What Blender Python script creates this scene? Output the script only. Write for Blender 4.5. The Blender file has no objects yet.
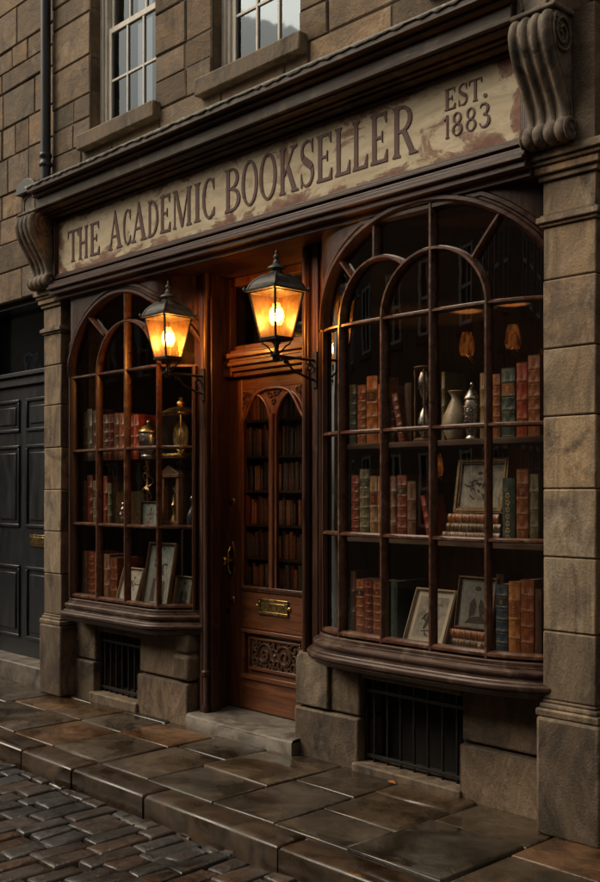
import bpy, math, random
from mathutils import Vector, Matrix
random.seed(1883)
S = bpy.context.scene
COL = S.collection
PI = math.pi
rad = math.radians

# ------------------------------------------------------------------ camera (surveyed: two-point perspective, vertical shift)
F_PX, EYE, DIST = 1019.0, 1.67, 4.25
YAW = math.atan2(1019, 971)
cam_d = bpy.data.cameras.new("camera")
cam = bpy.data.objects.new("camera", cam_d); COL.objects.link(cam)
cam.location = (0, -DIST, EYE); cam.rotation_euler = (rad(90), 0, YAW)
cam_d.sensor_fit = 'VERTICAL'; cam_d.sensor_height = 36; cam_d.lens = 36 * F_PX / 882
cam_d.shift_y = 49 / 882; cam_d.clip_end = 3000; cam_d.clip_start = .05
S.camera = cam

def at(px, py, y=0.0):
    """point of the vertical plane Y=y seen at a spot of the photograph (used to measure sizes)"""
    a, b = (px - 300) / F_PX, (490 - py) / F_PX
    c, s = math.cos(YAW), math.sin(YAW)
    dx, dy = c * a - s, s * a + c
    t = (y + DIST) / dy
    return dx * t, EYE + b * t

# ------------------------------------------------------------------ mesh helper
class MB:
    def __init__(s): s.v = []; s.f = []
    def add(s, vs, fs):
        o = len(s.v); s.v += [tuple(v) for v in vs]; s.f += [tuple(i + o for i in f) for f in fs]; return s
    def box(s, x0, x1, y0, y1, z0, z1, M=None):
        vs = [(x, y, z) for z in (z0, z1) for y in (y0, y1) for x in (x0, x1)]
        if M is not None: vs = [M @ Vector(v) for v in vs]
        return s.add(vs, [(0, 2, 3, 1), (4, 5, 7, 6), (0, 1, 5, 4), (2, 6, 7, 3), (0, 4, 6, 2), (1, 3, 7, 5)])
    def prism(s, pts, fn, d0, d1):
        n = len(pts)
        vs = [fn(u, v, d0) for u, v in pts] + [fn(u, v, d1) for u, v in pts]
        fs = [tuple(range(n)), tuple(range(2 * n - 1, n - 1, -1))]
        fs += [(i, i + n, (i + 1) % n + n, (i + 1) % n) for i in range(n)]
        return s.add(vs, fs)
    def sweep(s, frames, sec, caps=True, closed=False):
        n = len(sec); vs = []
        for p, A, B in frames:
            for a, b in sec: vs.append(Vector(p) + A * a + B * b)
        fs = []; m = len(frames)
        for i in range(m if closed else m - 1):
            j = (i + 1) % m
            for k in range(n):
                l = (k + 1) % n
                fs.append((i * n + k, i * n + l, j * n + l, j * n + k))
        if caps and not closed:
            fs.append(tuple(range(n - 1, -1, -1))); fs.append(tuple(range((m - 1) * n, m * n)))
        return s.add(vs, fs)
    def tube(s, path, r, n=8, rr=None):
        P = [Vector(p) for p in path]; fr = []
        up = Vector((0.13, 0.21, 0.97))
        sec = [(math.cos(2 * PI * k / n), math.sin(2 * PI * k / n)) for k in range(n)]
        vs = []; fs = []
        for i, p in enumerate(P):
            T = (P[min(i + 1, len(P) - 1)] - P[max(i - 1, 0)]).normalized()
            A = T.cross(up)
            if A.length < .15: A = T.cross(Vector((1, 0, 0)))
            A.normalize(); B = T.cross(A).normalized()
            q = rr[i] if rr else r
            vs += [p + A * (a * q) + B * (b * q) for a, b in sec]
        for i in range(len(P) - 1):
            for k in range(n):
                l = (k + 1) % n
                fs.append((i * n + k, i * n + l, (i + 1) * n + l, (i + 1) * n + k))
        fs.append(tuple(range(n - 1, -1, -1))); fs.append(tuple(range((len(P) - 1) * n, len(P) * n)))
        return s.add(vs, fs)
    def lathe(s, prof, c=(0, 0, 0), n=20, M=None, rot=0.0):
        vs = []; fs = []
        for r, z in prof:
            for k in range(n):
                a = 2 * PI * k / n + rot
                vs.append(Vector((c[0] + r * math.cos(a), c[1] + r * math.sin(a), c[2] + z)))
        if M is not None: vs = [M @ v for v in vs]
        m = len(prof)
        for i in range(m - 1):
            for k in range(n):
                l = (k + 1) % n
                fs.append((i * n + k, i * n + l, (i + 1) * n + l, (i + 1) * n + k))
        fs.append(tuple(range(n - 1, -1, -1))); fs.append(tuple(range((m - 1) * n, m * n)))
        return s.add(vs, fs)
    def grid(s, rows):
        n = len(rows[0]); vs = [p for r in rows for p in r]
        fs = [(i * n + k, i * n + k + 1, (i + 1) * n + k + 1, (i + 1) * n + k) for i in range(len(rows) - 1) for k in range(n - 1)]
        return s.add(vs, fs)
    def slab(s, x0, x1, y0, y1, z0, z1, ch, jit=0.0):
        """stone with its top edges worn off"""
        j = lambda: random.uniform(-jit, jit)
        b = [(x0, y0), (x1, y0), (x1, y1), (x0, y1)]
        b = [(x + j(), y + j()) for x, y in b]
        sg = [(1, 1), (-1, 1), (-1, -1), (1, -1)]
        vs = [(x, y, z0) for x, y in b] + [(x, y, z1 - ch * .8 + j() * .3) for x, y in b]
        vs += [(x + ch * .45 * a, y + ch * .45 * c, z1 - ch * .25 + j() * .3) for (x, y), (a, c) in zip(b, sg)]
        vs += [(x + ch * 1.4 * a, y + ch * 1.4 * c, z1 + j() * .3) for (x, y), (a, c) in zip(b, sg)]
        fs = []
        for r in range(3):
            for k in range(4):
                l = (k + 1) % 4
                fs.append((r * 4 + k, r * 4 + l, r * 4 + 4 + l, r * 4 + 4 + k))
        fs.append((12, 13, 14, 15))
        return s.add(vs, fs)
    def build(s, name, mat, parent=None, bevel=0.0, seg=2, smooth=35, loc=None):
        me = bpy.data.meshes.new(name); me.from_pydata(s.v, [], s.f); me.update()
        o = bpy.data.objects.new(name, me); COL.objects.link(o)
        if mat: me.materials.append(mat)
        import bmesh
        bm = bmesh.new(); bm.from_mesh(me); bmesh.ops.recalc_face_normals(bm, faces=bm.faces); bm.to_mesh(me); bm.free()
        if smooth:
            me.shade_smooth(); me.set_sharp_from_angle(angle=rad(smooth))
        if bevel:
            m = o.modifiers.new("soft_edge", 'BEVEL'); m.width = bevel; m.segments = seg; m.limit_method = 'ANGLE'; m.angle_limit = rad(40)
            m.harden_normals = False
        if parent: o.parent = parent
        if loc: o.location = loc
        return o

def empty(name, loc=(0, 0, 0), rz=0.0):
    o = bpy.data.objects.new(name, None); COL.objects.link(o); o.location = loc; o.rotation_euler = (0, 0, rz)
    o.empty_display_size = .1
    return o
def tag(o, label=None, cat=None, group=None, kind=None):
    if label: o["label"] = label
    if cat: o["category"] = cat
    if group: o["group"] = group
    if kind: o["kind"] = kind
    return o
def local(o, parent):  # part empties that hold no offset
    o.parent = parent; return o

# ------------------------------------------------------------------ materials
def new_mat(name):
    m = bpy.data.materials.new(name); m.use_nodes = True
    nt = m.node_tree; nt.nodes.clear()
    out = nt.nodes.new("ShaderNodeOutputMaterial")
    return m, nt, out
def nd(nt, t, **kw):
    n = nt.nodes.new(t)
    for k, v in kw.items(): setattr(n, k, v)
    return n
def coords(nt, scale, rot=(0, 0, 0)):
    tc = nd(nt, "ShaderNodeTexCoord"); mp = nd(nt, "ShaderNodeMapping")
    mp.inputs["Scale"].default_value = scale; mp.inputs["Rotation"].default_value = rot
    nt.links.new(tc.outputs["Object"], mp.inputs["Vector"]); return mp.outputs["Vector"]
def noise(nt, vec, scale=1.0, detail=4.0, rough=.6, dist=0.0):
    n = nd(nt, "ShaderNodeTexNoise"); n.inputs["Scale"].default_value = scale; n.inputs["Detail"].default_value = detail
    n.inputs["Roughness"].default_value = rough; n.inputs["Distortion"].default_value = dist
    nt.links.new(vec, n.inputs["Vector"]); return n.outputs["Fac"]
def ramp(nt, fac, stops):
    r = nd(nt, "ShaderNodeValToRGB"); e = r.color_ramp.elements
    while len(e) < len(stops): e.new(.5)
    for q, (p, c) in zip(e, stops):
        q.position = p; q.color = (*c, 1) if len(c) == 3 else c
    nt.links.new(fac, r.inputs["Fac"]); return r.outputs["Color"]
def mixc(nt, fac, a, b, mode='MIX'):
    m = nd(nt, "ShaderNodeMix", data_type='RGBA', blend_type=mode)
    L = nt.links
    if isinstance(fac, (int, float)): m.inputs[0].default_value = fac
    else: L.new(fac, m.inputs[0])
    for i, q in ((6, a), (7, b)):
        if isinstance(q, tuple): m.inputs[i].default_value = (*q, 1) if len(q) == 3 else q
        else: L.new(q, m.inputs[i])
    return m.outputs[2]
def math_(nt, op, a, b=0.0, clamp=False):
    m = nd(nt, "ShaderNodeMath", operation=op, use_clamp=clamp)
    for i, q in ((0, a), (1, b)):
        if isinstance(q, (int, float)): m.inputs[i].default_value = q
        else: nt.links.new(q, m.inputs[i])
    return m.outputs[0]
def g3(v): return (v, v, v)
def surface(name, c1, c2, scale=(6, 6, 6), rough=(.55, .8), bump=.25, bdist=.004, island=0.0, metal=0.0, spec=.5, stain=None, stain_scale=1.5, stain_lo=.5, stain_hi=.7, detail=6.0, dist=.6, fine=0.0, hue=None, coat=0.0, pale=None):
    """two-tone streaky surface with optional stains, per-piece tint and bump"""
    m, nt, out = new_mat(name); L = nt.links
    p = nd(nt, "ShaderNodeBsdfPrincipled"); L.new(p.outputs[0], out.inputs[0])
    v = coords(nt, scale); f = noise(nt, v, 1, detail, .62, dist)
    c = ramp(nt, f, [(.3, c1), (.7, c2)])
    if stain:
        v2 = coords(nt, (stain_scale, stain_scale, stain_scale * .8)); f2 = noise(nt, v2, 1, 6, .6, 1.2)
        k = ramp(nt, f2, [(stain_lo, g3(0)), (stain_hi, g3(1))])
        c = mixc(nt, k, c, stain)
    if pale:
        v4 = coords(nt, (4.1, 4.1, 2.6)); f4 = noise(nt, v4, 1, 9, .72, .9)
        c = mixc(nt, ramp(nt, f4, [(.53, g3(0)), (.7, g3(.75))]), c, pale)
    if fine:
        v3 = coords(nt, (90, 90, 90)); f3 = noise(nt, v3, 1, 3, .6)
        c = mixc(nt, 1.0, c, ramp(nt, f3, [(.3, g3(1 - fine)), (.7, g3(1 + fine))]), 'MULTIPLY')
    if island:
        ge = nd(nt, "ShaderNodeNewGeometry")
        if hue:
            c = mixc(nt, 1.0, c, ramp(nt, ge.outputs["Random Per Island"], [(i / (len(hue) - 1), h) for i, h in enumerate(hue)]), 'MULTIPLY')
        w = nd(nt, "ShaderNodeTexWhiteNoise", noise_dimensions='1D'); L.new(ge.outputs["Random Per Island"], w.inputs["W"])
        c = mixc(nt, 1.0, c, ramp(nt, w.outputs["Value"], [(0, g3(1 - island)), (1, g3(1 + island))]), 'MULTIPLY')
    L.new(c, p.inputs["Base Color"])
    L.new(ramp(nt, f, [(.3, g3(rough[0])), (.7, g3(rough[1]))]), p.inputs["Roughness"])
    p.inputs["Metallic"].default_value = metal; p.inputs["Specular IOR Level"].default_value = spec
    if coat: p.inputs["Coat Weight"].default_value = coat; p.inputs["Coat Roughness"].default_value = .15
    if bump:
        b = nd(nt, "ShaderNodeBump"); b.inputs["Strength"].default_value = bump; b.inputs["Distance"].default_value = bdist
        hgt = f
        if fine: hgt = math_(nt, 'ADD', f, math_(nt, 'MULTIPLY', f3, .35))
        L.new(hgt, b.inputs["Height"]); L.new(b.outputs[0], p.inputs["Normal"])
    return m
M = {}
STONE_HUE = [(1.2, .98, .78), (.86, .84, .82), (1.08, 1.0, .88), (.66, .59, .53), (1.28, 1.1, .86), (.95, .86, .74)]
M['ashlar'] = surface("ashlar_stone", (.085, .063, .043), (.225, .172, .12), (5, 5, 9), (.75, .95), .9, .014, .38, pale=(.31, .27, .215), stain=(.06, .047, .035), stain_scale=2.2, stain_lo=.52, stain_hi=.75, fine=.22, hue=STONE_HUE, dist=.5)
M['mortar'] = surface("wall_mortar", (.06, .05, .039), (.13, .11, .088), (12, 12, 12), (.85, .95), .3)
M['dressed'] = surface("dressed_stone", (.085, .065, .046), (.32, .255, .18), (8, 8, 1.8), (.65, .92), .9, .010, .2, pale=(.36, .32, .265), stain=(.06, .047, .036), stain_scale=3.6, stain_lo=.5, stain_hi=.68, fine=.2, hue=STONE_HUE, dist=1.6)
M['plinth'] = surface("plinth_stone", (.06, .046, .033), (.215, .168, .12), (6, 6, 3.0), (.6, .9), .9, .012, .2, pale=(.26, .22, .175), stain=(.03, .024, .019), stain_scale=3.3, stain_lo=.48, stain_hi=.72, fine=.22, hue=STONE_HUE, dist=1.8)
M['carved_stone'] = surface("console_stone", (.085, .066, .048), (.25, .2, .148), (9, 9, 5), (.6, .9), .6, .006, stain=(.024, .018, .014), stain_scale=7, fine=.2, dist=1.4)
M['pale_render'] = surface('pale_facing_stone', (.13, .095, .065), (.22, .165, .115), (2, 2, 2), (.8, .95), .2)
M['step'] = surface("step_stone", (.1, .088, .072), (.25, .215, .175), (5, 9, 9), (.35, .7), .5, .006, .1, stain=(.06, .05, .042), stain_scale=4, fine=.2, dist=1.2)
def wood(name, c1, c2, axis, rough=(.32, .6), worn=(.12, .09, .07), wlo=.6, whi=.85, coat=.0, bump=.5):
    sc = {'z': (34, 34, 2.2), 'x': (2.2, 34, 34)}[axis]
    return surface(name, c1, c2, sc, rough, bump, .0025, stain=worn, stain_scale=5, stain_lo=wlo, stain_hi=whi, dist=1.0, coat=coat, fine=.12)
M['wood_v'] = wood("dark_stained_wood_upright", (.012, .0045, .0025), (.074, .027, .0125), 'z', (.28, .55), (.1, .068, .048), .62, .85)
M['wood_h'] = wood("dark_stained_wood_level", (.012, .0045, .0025), (.074, .027, .0125), 'x', (.28, .55), (.1, .068, .048), .62, .85)
M['sill_wood'] = wood("worn_sill_wood", (.013, .006, .004), (.075, .033, .018), 'x', (.3, .6), (.17, .125, .09), .54, .8)
M['cornice_wood'] = wood("weathered_cornice_wood", (.018, .0105, .007), (.075, .044, .027), 'x', (.45, .75), (.14, .105, .07), .52, .74)
M['door_v'] = wood("door_oak_upright", (.055, .017, .0065), (.2, .066, .022), 'z', (.28, .5), (.06, .022, .01), .5, .8, .2)
M['door_h'] = wood("door_oak_level", (.055, .017, .0065), (.2, .066, .022), 'x', (.28, .5), (.06, .022, .01), .5, .8, .2)
M['door_carved'] = surface("carved_walnut", (.035, .015, .008), (.1, .043, .02), (30, 30, 30), (.35, .55), .2, .002)
M['interior_wood'] = wood("interior_shelf_wood", (.03, .014, .008), (.1, .046, .022), 'x', (.5, .7), (.05, .025, .014), .5, .8)
M['interior_wall'] = surface("interior_panelling", (.03, .016, .009), (.085, .046, .027), (20, 20, 1.5), (.7, .9), .2)
M['bar'] = surface("glazing_bar_wood", (.028, .0105, .005), (.125, .048, .024), (26, 26, 26), (.25, .45), .3, .001, stain=(.21, .135, .09), stain_scale=9, stain_lo=.54, stain_hi=.78)
M['lead'] = surface("lead_flashing", (.14, .145, .135), (.34, .345, .31), (9, 9, 9), (.4, .65), .5, .006, stain=(.5, .48, .42), stain_scale=16, stain_lo=.52, stain_hi=.66)
M['lead_dark'] = surface('dark_lead', (.04, .043, .045), (.12, .125, .125), (9, 9, 14), (.35, .6), .5, .004)
M['iron'] = surface("black_iron", (.008, .008, .008), (.028, .026, .024), (25, 25, 25), (.35, .6), .3, .001, metal=.35)
M['lamp_roof'] = surface("lantern_roof_metal", (.022, .023, .021), (.085, .08, .07), (22, 22, 40), (.4, .65), .4, .002, metal=.3)
M['pipe'] = surface("painted_pipe", (.01, .011, .013), (.03, .032, .036), (9, 9, 4), (.3, .5), .2, .002)
M['white_paint'] = surface("old_white_paint", (.52, .48, .41), (.76, .72, .64), (20, 20, 6), (.45, .7), .3, .001, stain=(.24, .2, .15), stain_scale=7, stain_lo=.6, stain_hi=.85)
M['brass'] = surface("aged_brass", (.34, .22, .08), (.62, .43, .17), (40, 40, 40), (.22, .42), .15, .0006, metal=1.0, stain=(.12, .075, .03), stain_scale=20)
M['silver'] = surface("tarnished_silver", (.3, .29, .27), (.62, .6, .56), (30, 30, 30), (.18, .38), .15, .0006, metal=1.0, stain=(.1, .095, .085), stain_scale=18)
M['gilt'] = surface("gilt_line", (.38, .25, .1), (.62, .44, .2), (60, 60, 60), (.3, .5), 0, metal=.7)
M['gilt_frame'] = surface("gilded_wood", (.12, .07, .026), (.36, .235, .095), (60, 60, 60), (.35, .6), .5, .002, metal=.25, stain=(.06, .032, .014), stain_scale=14)
M['walnut_frame'] = surface("walnut_frame_wood", (.07, .033, .014), (.19, .098, .044), (40, 40, 10), (.35, .55), .3, .001)
M['pale_frame'] = surface("pale_frame_wood", (.25, .185, .105), (.42, .33, .2), (40, 40, 10), (.4, .6), .3, .001)
M['mount'] = surface("mount_card", (.4, .34, .25), (.54, .47, .36), (25, 25, 25), (.8, .9), .05)
M['paper'] = surface("drawing_paper", (.2, .18, .145), (.42, .38, .31), (14, 14, 9), (.8, .9), 0, dist=2.0, stain=(.12, .105, .085), stain_scale=13)
M['paper_grey'] = surface("grey_print_paper", (.1, .1, .09), (.26, .25, .22), (16, 16, 10), (.8, .9), 0, dist=2.5)
M['paper_teal'] = surface("teal_print_paper", (.1, .13, .12), (.26, .3, .28), (18, 18, 12), (.8, .9), 0, dist=2.0)
M['reflection_curtain'] = surface('slate_reflection_cloth', (.05, .06, .068), (.17, .19, .2), (14, 14, 3), (.8, .9), 0)
M['ink'] = surface("drawing_ink", (.018, .016, .014), (.07, .06, .05), (60, 60, 60), (.8, .9), 0)
M['ink_soft'] = surface("drawing_wash", (.13, .115, .095), (.26, .23, .19), (50, 50, 50), (.8, .9), 0)
M['pages'] = surface("page_edges", (.22, .175, .115), (.36, .3, .21), (160, 4, 160), (.8, .95), .2, .001)
M['ceramic'] = surface("mottled_ceramic", (.2, .16, .095), (.44, .37, .25), (22, 22, 14), (.25, .5), .25, .002, stain=(.11, .07, .035), stain_scale=12, stain_lo=.55, stain_hi=.72)
M['blue_black'] = surface("neighbour_door_paint", (.004, .0055, .0075), (.013, .016, .02), (12, 12, 3), (.3, .5), .25, .001, coat=.1)
M['neighbour_frame'] = surface("neighbour_frame_paint", (.008, .009, .011), (.022, .024, .027), (12, 12, 4), (.35, .6), .2, .001)
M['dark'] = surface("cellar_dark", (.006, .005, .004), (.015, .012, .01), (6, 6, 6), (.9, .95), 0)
M['letter'] = surface("sign_letter_paint", (.04, .011, .008), (.11, .036, .026), (26, 26, 26), (.5, .75), .3, .001, stain=(.15, .09, .06), stain_scale=24, stain_lo=.66, stain_hi=.8)
M['carpet'] = surface("floor_boards", (.02, .011, .007), (.05, .028, .016), (3, 30, 30), (.5, .7), .2)
LEATHER = {}
def leather(key, c):
    c = tuple(min(.6, q * 1.2) for q in c)
    d = tuple(q * .42 for q in c)
    LEATHER[key] = surface(key.replace(' ', '_') + "_leather", d, c, (34, 34, 26), (.26, .5), .4, .0012, stain=tuple(q * .25 + .004 for q in c), stain_scale=26, stain_lo=.5, stain_hi=.74, fine=.2)
for k, c in (("dark red", (.18, .034, .016)), ("red brown", (.26, .078, .026)), ("orange brown", (.42, .155, .045)), ("brown", (.17, .083, .042)),
             ("dark brown", (.085, .04, .022)), ("tan", (.37, .215, .1)), ("olive", (.15, .125, .06)), ("dark green", (.04, .058, .042)),
             ("dark blue", (.032, .048, .064)), ("bright red", (.36, .058, .022)), ("black", (.03, .026, .022)), ("ochre", (.26, .18, .07)), ("grey", (.16, .14, .11))):
    leather(k, c)

def glass_mat(name, tint, gloss_scale=1.0, rough=.02, bump=.06, ior=1.5, bscale=5, gcol=(.95, .95, .95)):
    m, nt, out = new_mat(name); L = nt.links
    tr = nd(nt, "ShaderNodeBsdfTransparent"); tr.inputs[0].default_value = (*tint, 1)
    gl = nd(nt, "ShaderNodeBsdfGlossy"); gl.inputs["Roughness"].default_value = rough; gl.inputs["Color"].default_value = (*gcol, 1)
    ge = nd(nt, "ShaderNodeNewGeometry"); dt = nd(nt, "ShaderNodeVectorMath", operation='DOT_PRODUCT')
    L.new(ge.outputs["Normal"], dt.inputs[0]); L.new(ge.outputs["Incoming"], dt.inputs[1])
    c = math_(nt, 'POWER', math_(nt, 'SUBTRACT', 1.0, math_(nt, 'ABSOLUTE', dt.outputs["Value"]), True), 5.0)      # the same reflectance from both sides of the pane
    fac = math_(nt, 'MULTIPLY', math_(nt, 'ADD', math_(nt, 'MULTIPLY', c, .95), .045), gloss_scale, True)
    f = noise(nt, coords(nt, (bscale, bscale, bscale * .8)), 1, 2, .5)
    b = nd(nt, "ShaderNodeBump"); b.inputs["Strength"].default_value = bump; b.inputs["Distance"].default_value = .02
    L.new(f, b.inputs["Height"]); L.new(b.outputs[0], gl.inputs["Normal"])
    mx = nd(nt, "ShaderNodeMixShader"); L.new(fac, mx.inputs[0]); L.new(tr.outputs[0], mx.inputs[1]); L.new(gl.outputs[0], mx.inputs[2])
    L.new(mx.outputs[0], out.inputs[0]); return m
M['glass'] = glass_mat("old_window_glass", (.95, .93, .9), 2.6, .015, .018)
M['thin_glass'] = glass_mat("thin_window_glass", (.95, .93, .9), .7, .02, .03)
M['sash_glass'] = glass_mat("sash_window_glass", (.36, .4, .43), 2.0, .03, .05, 1.5, 4, (.74, .88, 1.0))
M['clear_glass'] = glass_mat("display_glass", (.82, .8, .74), 2.2, .02, .0)

def lamp_glass():
    m, nt, out = new_mat("amber_lantern_glass"); L = nt.links
    f = noise(nt, coords(nt, (26, 26, 10)), 1, 5, .65, 1.5)
    c = ramp(nt, f, [(.28, (.4, .11, .02)), (.5, (.85, .33, .075)), (.74, (1.0, .58, .2))])
    tr = nd(nt, "ShaderNodeBsdfTransparent"); L.new(ramp(nt, f, [(.3, (.7, .36, .13)), (.5, (1.0, .66, .32)), (.72, (1.0, .8, .5))]), tr.inputs[0])
    tl = nd(nt, "ShaderNodeBsdfTranslucent"); L.new(c, tl.inputs[0])
    gl = nd(nt, "ShaderNodeBsdfGlossy"); gl.inputs["Roughness"].default_value = .45
    mx = nd(nt, "ShaderNodeMixShader"); mx.inputs[0].default_value = .068
    L.new(tr.outputs[0], mx.inputs[1]); L.new(tl.outputs[0], mx.inputs[2])
    m2 = nd(nt, "ShaderNodeMixShader"); m2.inputs[0].default_value = .05
    L.new(mx.outputs[0], m2.inputs[1]); L.new(gl.outputs[0], m2.inputs[2]); L.new(m2.outputs[0], out.inputs[0]); return m
M['amber'] = lamp_glass()
def emit(name, c, s):
    m, nt, out = new_mat(name); e = nd(nt, "ShaderNodeEmission"); e.inputs[0].default_value = (*c, 1); e.inputs[1].default_value = s
    nt.links.new(e.outputs[0], out.inputs[0]); return m
BULB = 440.0
def halo_shell_mat():  # for the shell added round each flame to give a soft halo
    m, nt, out = new_mat("frosted_halo_shell"); tr = nd(nt, "ShaderNodeBsdfTransparent"); tl = nd(nt, "ShaderNodeBsdfTranslucent"); tl.inputs[0].default_value = (1, .82, .6, 1)
    mx = nd(nt, "ShaderNodeMixShader"); mx.inputs[0].default_value = .16
    nt.links.new(tr.outputs[0], mx.inputs[1]); nt.links.new(tl.outputs[0], mx.inputs[2]); nt.links.new(mx.outputs[0], out.inputs[0]); return m
M['halo_shell'] = halo_shell_mat()
M['flame'] = emit("lantern_flame", (1.0, .56, .18), BULB)
def shade_glow():
    m, nt, out = new_mat("lit_amber_shade"); e = nd(nt, "ShaderNodeEmission")
    f = noise(nt, coords(nt, (16, 16, 7)), 1, 4, .6, 1.0)
    nt.links.new(ramp(nt, f, [(.35, (.05, .012, .003)), (.5, (.5, .12, .02)), (.7, (1.0, .36, .07))]), e.inputs[0]); e.inputs[1].default_value = .1
    nt.links.new(e.outputs[0], out.inputs[0]); return m
M['shade_glow'] = shade_glow()
M['small_bulb'] = emit('small_lamp_bulb', (1.0, .45, .13), 700.0)


def sign_paint(hx, hz):
    m, nt, out = new_mat("peeling_cream_sign_paint"); L = nt.links
    p = nd(nt, "ShaderNodeBsdfPrincipled"); L.new(p.outputs[0], out.inputs[0])
    tc = nd(nt, "ShaderNodeTexCoord"); sx = nd(nt, "ShaderNodeSeparateXYZ"); L.new(tc.outputs["Object"], sx.inputs[0])
    ex = math_(nt, 'SUBTRACT', math_(nt, 'ABSOLUTE', sx.outputs[0]), hx)      # 0 at the ends, negative inside
    ez = math_(nt, 'SUBTRACT', math_(nt, 'ABSOLUTE', sx.outputs[2]), hz)
    edge = math_(nt, 'MAXIMUM', math_(nt, 'MULTIPLY', ex, 3.2), math_(nt, 'MULTIPLY', ez, 5.5))
    k = math_(nt, 'POWER', 2.718, math_(nt, 'MULTIPLY', edge, 3.2))               # exp falloff from the rim
    v = coords(nt, (3.2, 3.2, 5.0)); f = noise(nt, v, 1, 8, .68, .8)
    w = ramp(nt, math_(nt, 'ADD', f, math_(nt, 'MULTIPLY', k, .2)), [(.61, g3(0)), (.655, g3(.75)), (.72, g3(1))])
    v2 = coords(nt, (1.6, 1.6, 7)); f2 = noise(nt, v2, 1, 6, .65, 1.6)
    cream = ramp(nt, f2, [(.28, (.33, .265, .165)), (.5, (.52, .435, .29)), (.72, (.64, .55, .385))])
    v4 = coords(nt, (9, 9, 14)); f4 = noise(nt, v4, 1, 6, .7, .6)
    cream = mixc(nt, ramp(nt, f4, [(.52, g3(0)), (.72, g3(.75))]), cream, (.26, .155, .085))
    rust = ramp(nt, f4, [(.3, (.09, .034, .02)), (.55, (.2, .082, .048)), (.75, (.33, .2, .12))])
    L.new(mixc(nt, w, cream, rust), p.inputs["Base Color"]); p.inputs["Roughness"].default_value = .68
    b = nd(nt, "ShaderNodeBump"); b.inputs["Strength"].default_value = .6; b.inputs["Distance"].default_value = .004; b.invert = True
    h = mixc(nt, .7, f4, w, 'ADD'); L.new(h, b.inputs["Height"]); L.new(b.outputs[0], p.inputs["Normal"])
    return m

def wet_stone(name, c1, c2, hue, isl, wlo, whi, rlo=.06, rhi=.5, bump=.5, bd=.008, sc=(4, 4, 4), wsc=1.7):
    m, nt, out = new_mat(name); L = nt.links
    p = nd(nt, "ShaderNodeBsdfPrincipled"); L.new(p.outputs[0], out.inputs[0])
    f = noise(nt, coords(nt, sc), 1, 7, .62, 1.2)
    c = ramp(nt, f, [(.3, c1), (.7, c2)])
    ge = nd(nt, "ShaderNodeNewGeometry")
    c = mixc(nt, 1.0, c, ramp(nt, ge.outputs["Random Per Island"], [(i / (len(hue) - 1), h) for i, h in enumerate(hue)]), 'MULTIPLY')
    wn = nd(nt, "ShaderNodeTexWhiteNoise", noise_dimensions='1D'); L.new(ge.outputs["Random Per Island"], wn.inputs["W"])
    c = mixc(nt, 1.0, c, ramp(nt, wn.outputs["Value"], [(0, g3(1 - isl)), (1, g3(1 + isl))]), 'MULTIPLY')
    wet = ramp(nt, noise(nt, coords(nt, (wsc, wsc * 1.3, wsc)), 1, 5, .6, .8), [(wlo, g3(0)), (whi, g3(1))])   # 0 = standing water, 1 = drier
    c = mixc(nt, 1.0, c, ramp(nt, wet, [(0, g3(.55)), (1, g3(1.1))]), 'MULTIPLY')
    L.new(c, p.inputs["Base Color"])
    L.new(ramp(nt, wet, [(0, g3(rlo)), (1, g3(rhi))]), p.inputs["Roughness"]); p.inputs["Specular IOR Level"].default_value = .6
    b = nd(nt, "ShaderNodeBump"); b.inputs["Distance"].default_value = bd
    L.new(math_(nt, 'MULTIPLY', ramp(nt, wet, [(0, g3(.12)), (1, g3(1))]), bump), b.inputs["Strength"])
    L.new(f, b.inputs["Height"]); L.new(b.outputs[0], p.inputs["Normal"]); return m
FLAG_HUE = [(1.25, .95, .68), (.98, .9, .78), (1.5, .92, .55), (1.0, .9, .74), (.74, .71, .66), (1.35, 1.05, .72)]
M['flag'] = wet_stone("wet_flagstone", (.035, .029, .023), (.105, .088, .068), FLAG_HUE, .35, .42, .6, rlo=.05, rhi=.46, bump=.85, bd=.01, sc=(7, 7, 7))
M['kerb'] = wet_stone("wet_kerb_stone", (.014, .011, .0085), (.07, .055, .04), FLAG_HUE, .25, .4, .6, rlo=.15, rhi=.5, sc=(6, 6, 6))
M['sett'] = wet_stone("wet_setts", (.018, .016, .015), (.075, .067, .06), [(.8, .92, 1.0), (1.0, .95, .88), (1.35, .88, .6), (.75, .82, .9), (1.1, 1.0, .9)], .4, .38, .6, rlo=.12, rhi=.42, sc=(17, 17, 17), bd=.02)
M['joint'] = surface("joint_dirt", (.008, .007, .006), (.025, .021, .017), (9, 9, 9), (.4, .8), .4)

# ------------------------------------------------------------------ ground
mb = MB(); mb.box(-400, 400, -400, 400, -.6, -.135)
tag(mb.build("ground", M['joint']), kind="structure")
rnd = random.Random(5)
# setts: courses across the street, long side across the kerb line
mb = MB()
x = -15.0
while x < 3.0:
    w = rnd.uniform(.115, .17)
    y = -1.075 - rnd.uniform(0, .16)
    first = True
    while y > -4.6 - (1.4 if -8 < x < -1 else 0):
        l = rnd.uniform(.19, .33)
        if first: y0 = -1.06; first = False; y1 = y
        else: y0 = y; y1 = y - l
        if abs(y1 - y0) > .035:
            z = -.112 - (abs(y0) - 1) * .012 + rnd.uniform(-.006, .006)
            mb.slab(x + .006, x + w - .006, y1 + .006, y0 - .006, z - .06, z + .018, .018, .011)
        y = y1
    x += w
tag(mb.build("road", M['sett'], smooth=60), kind="structure")
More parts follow.
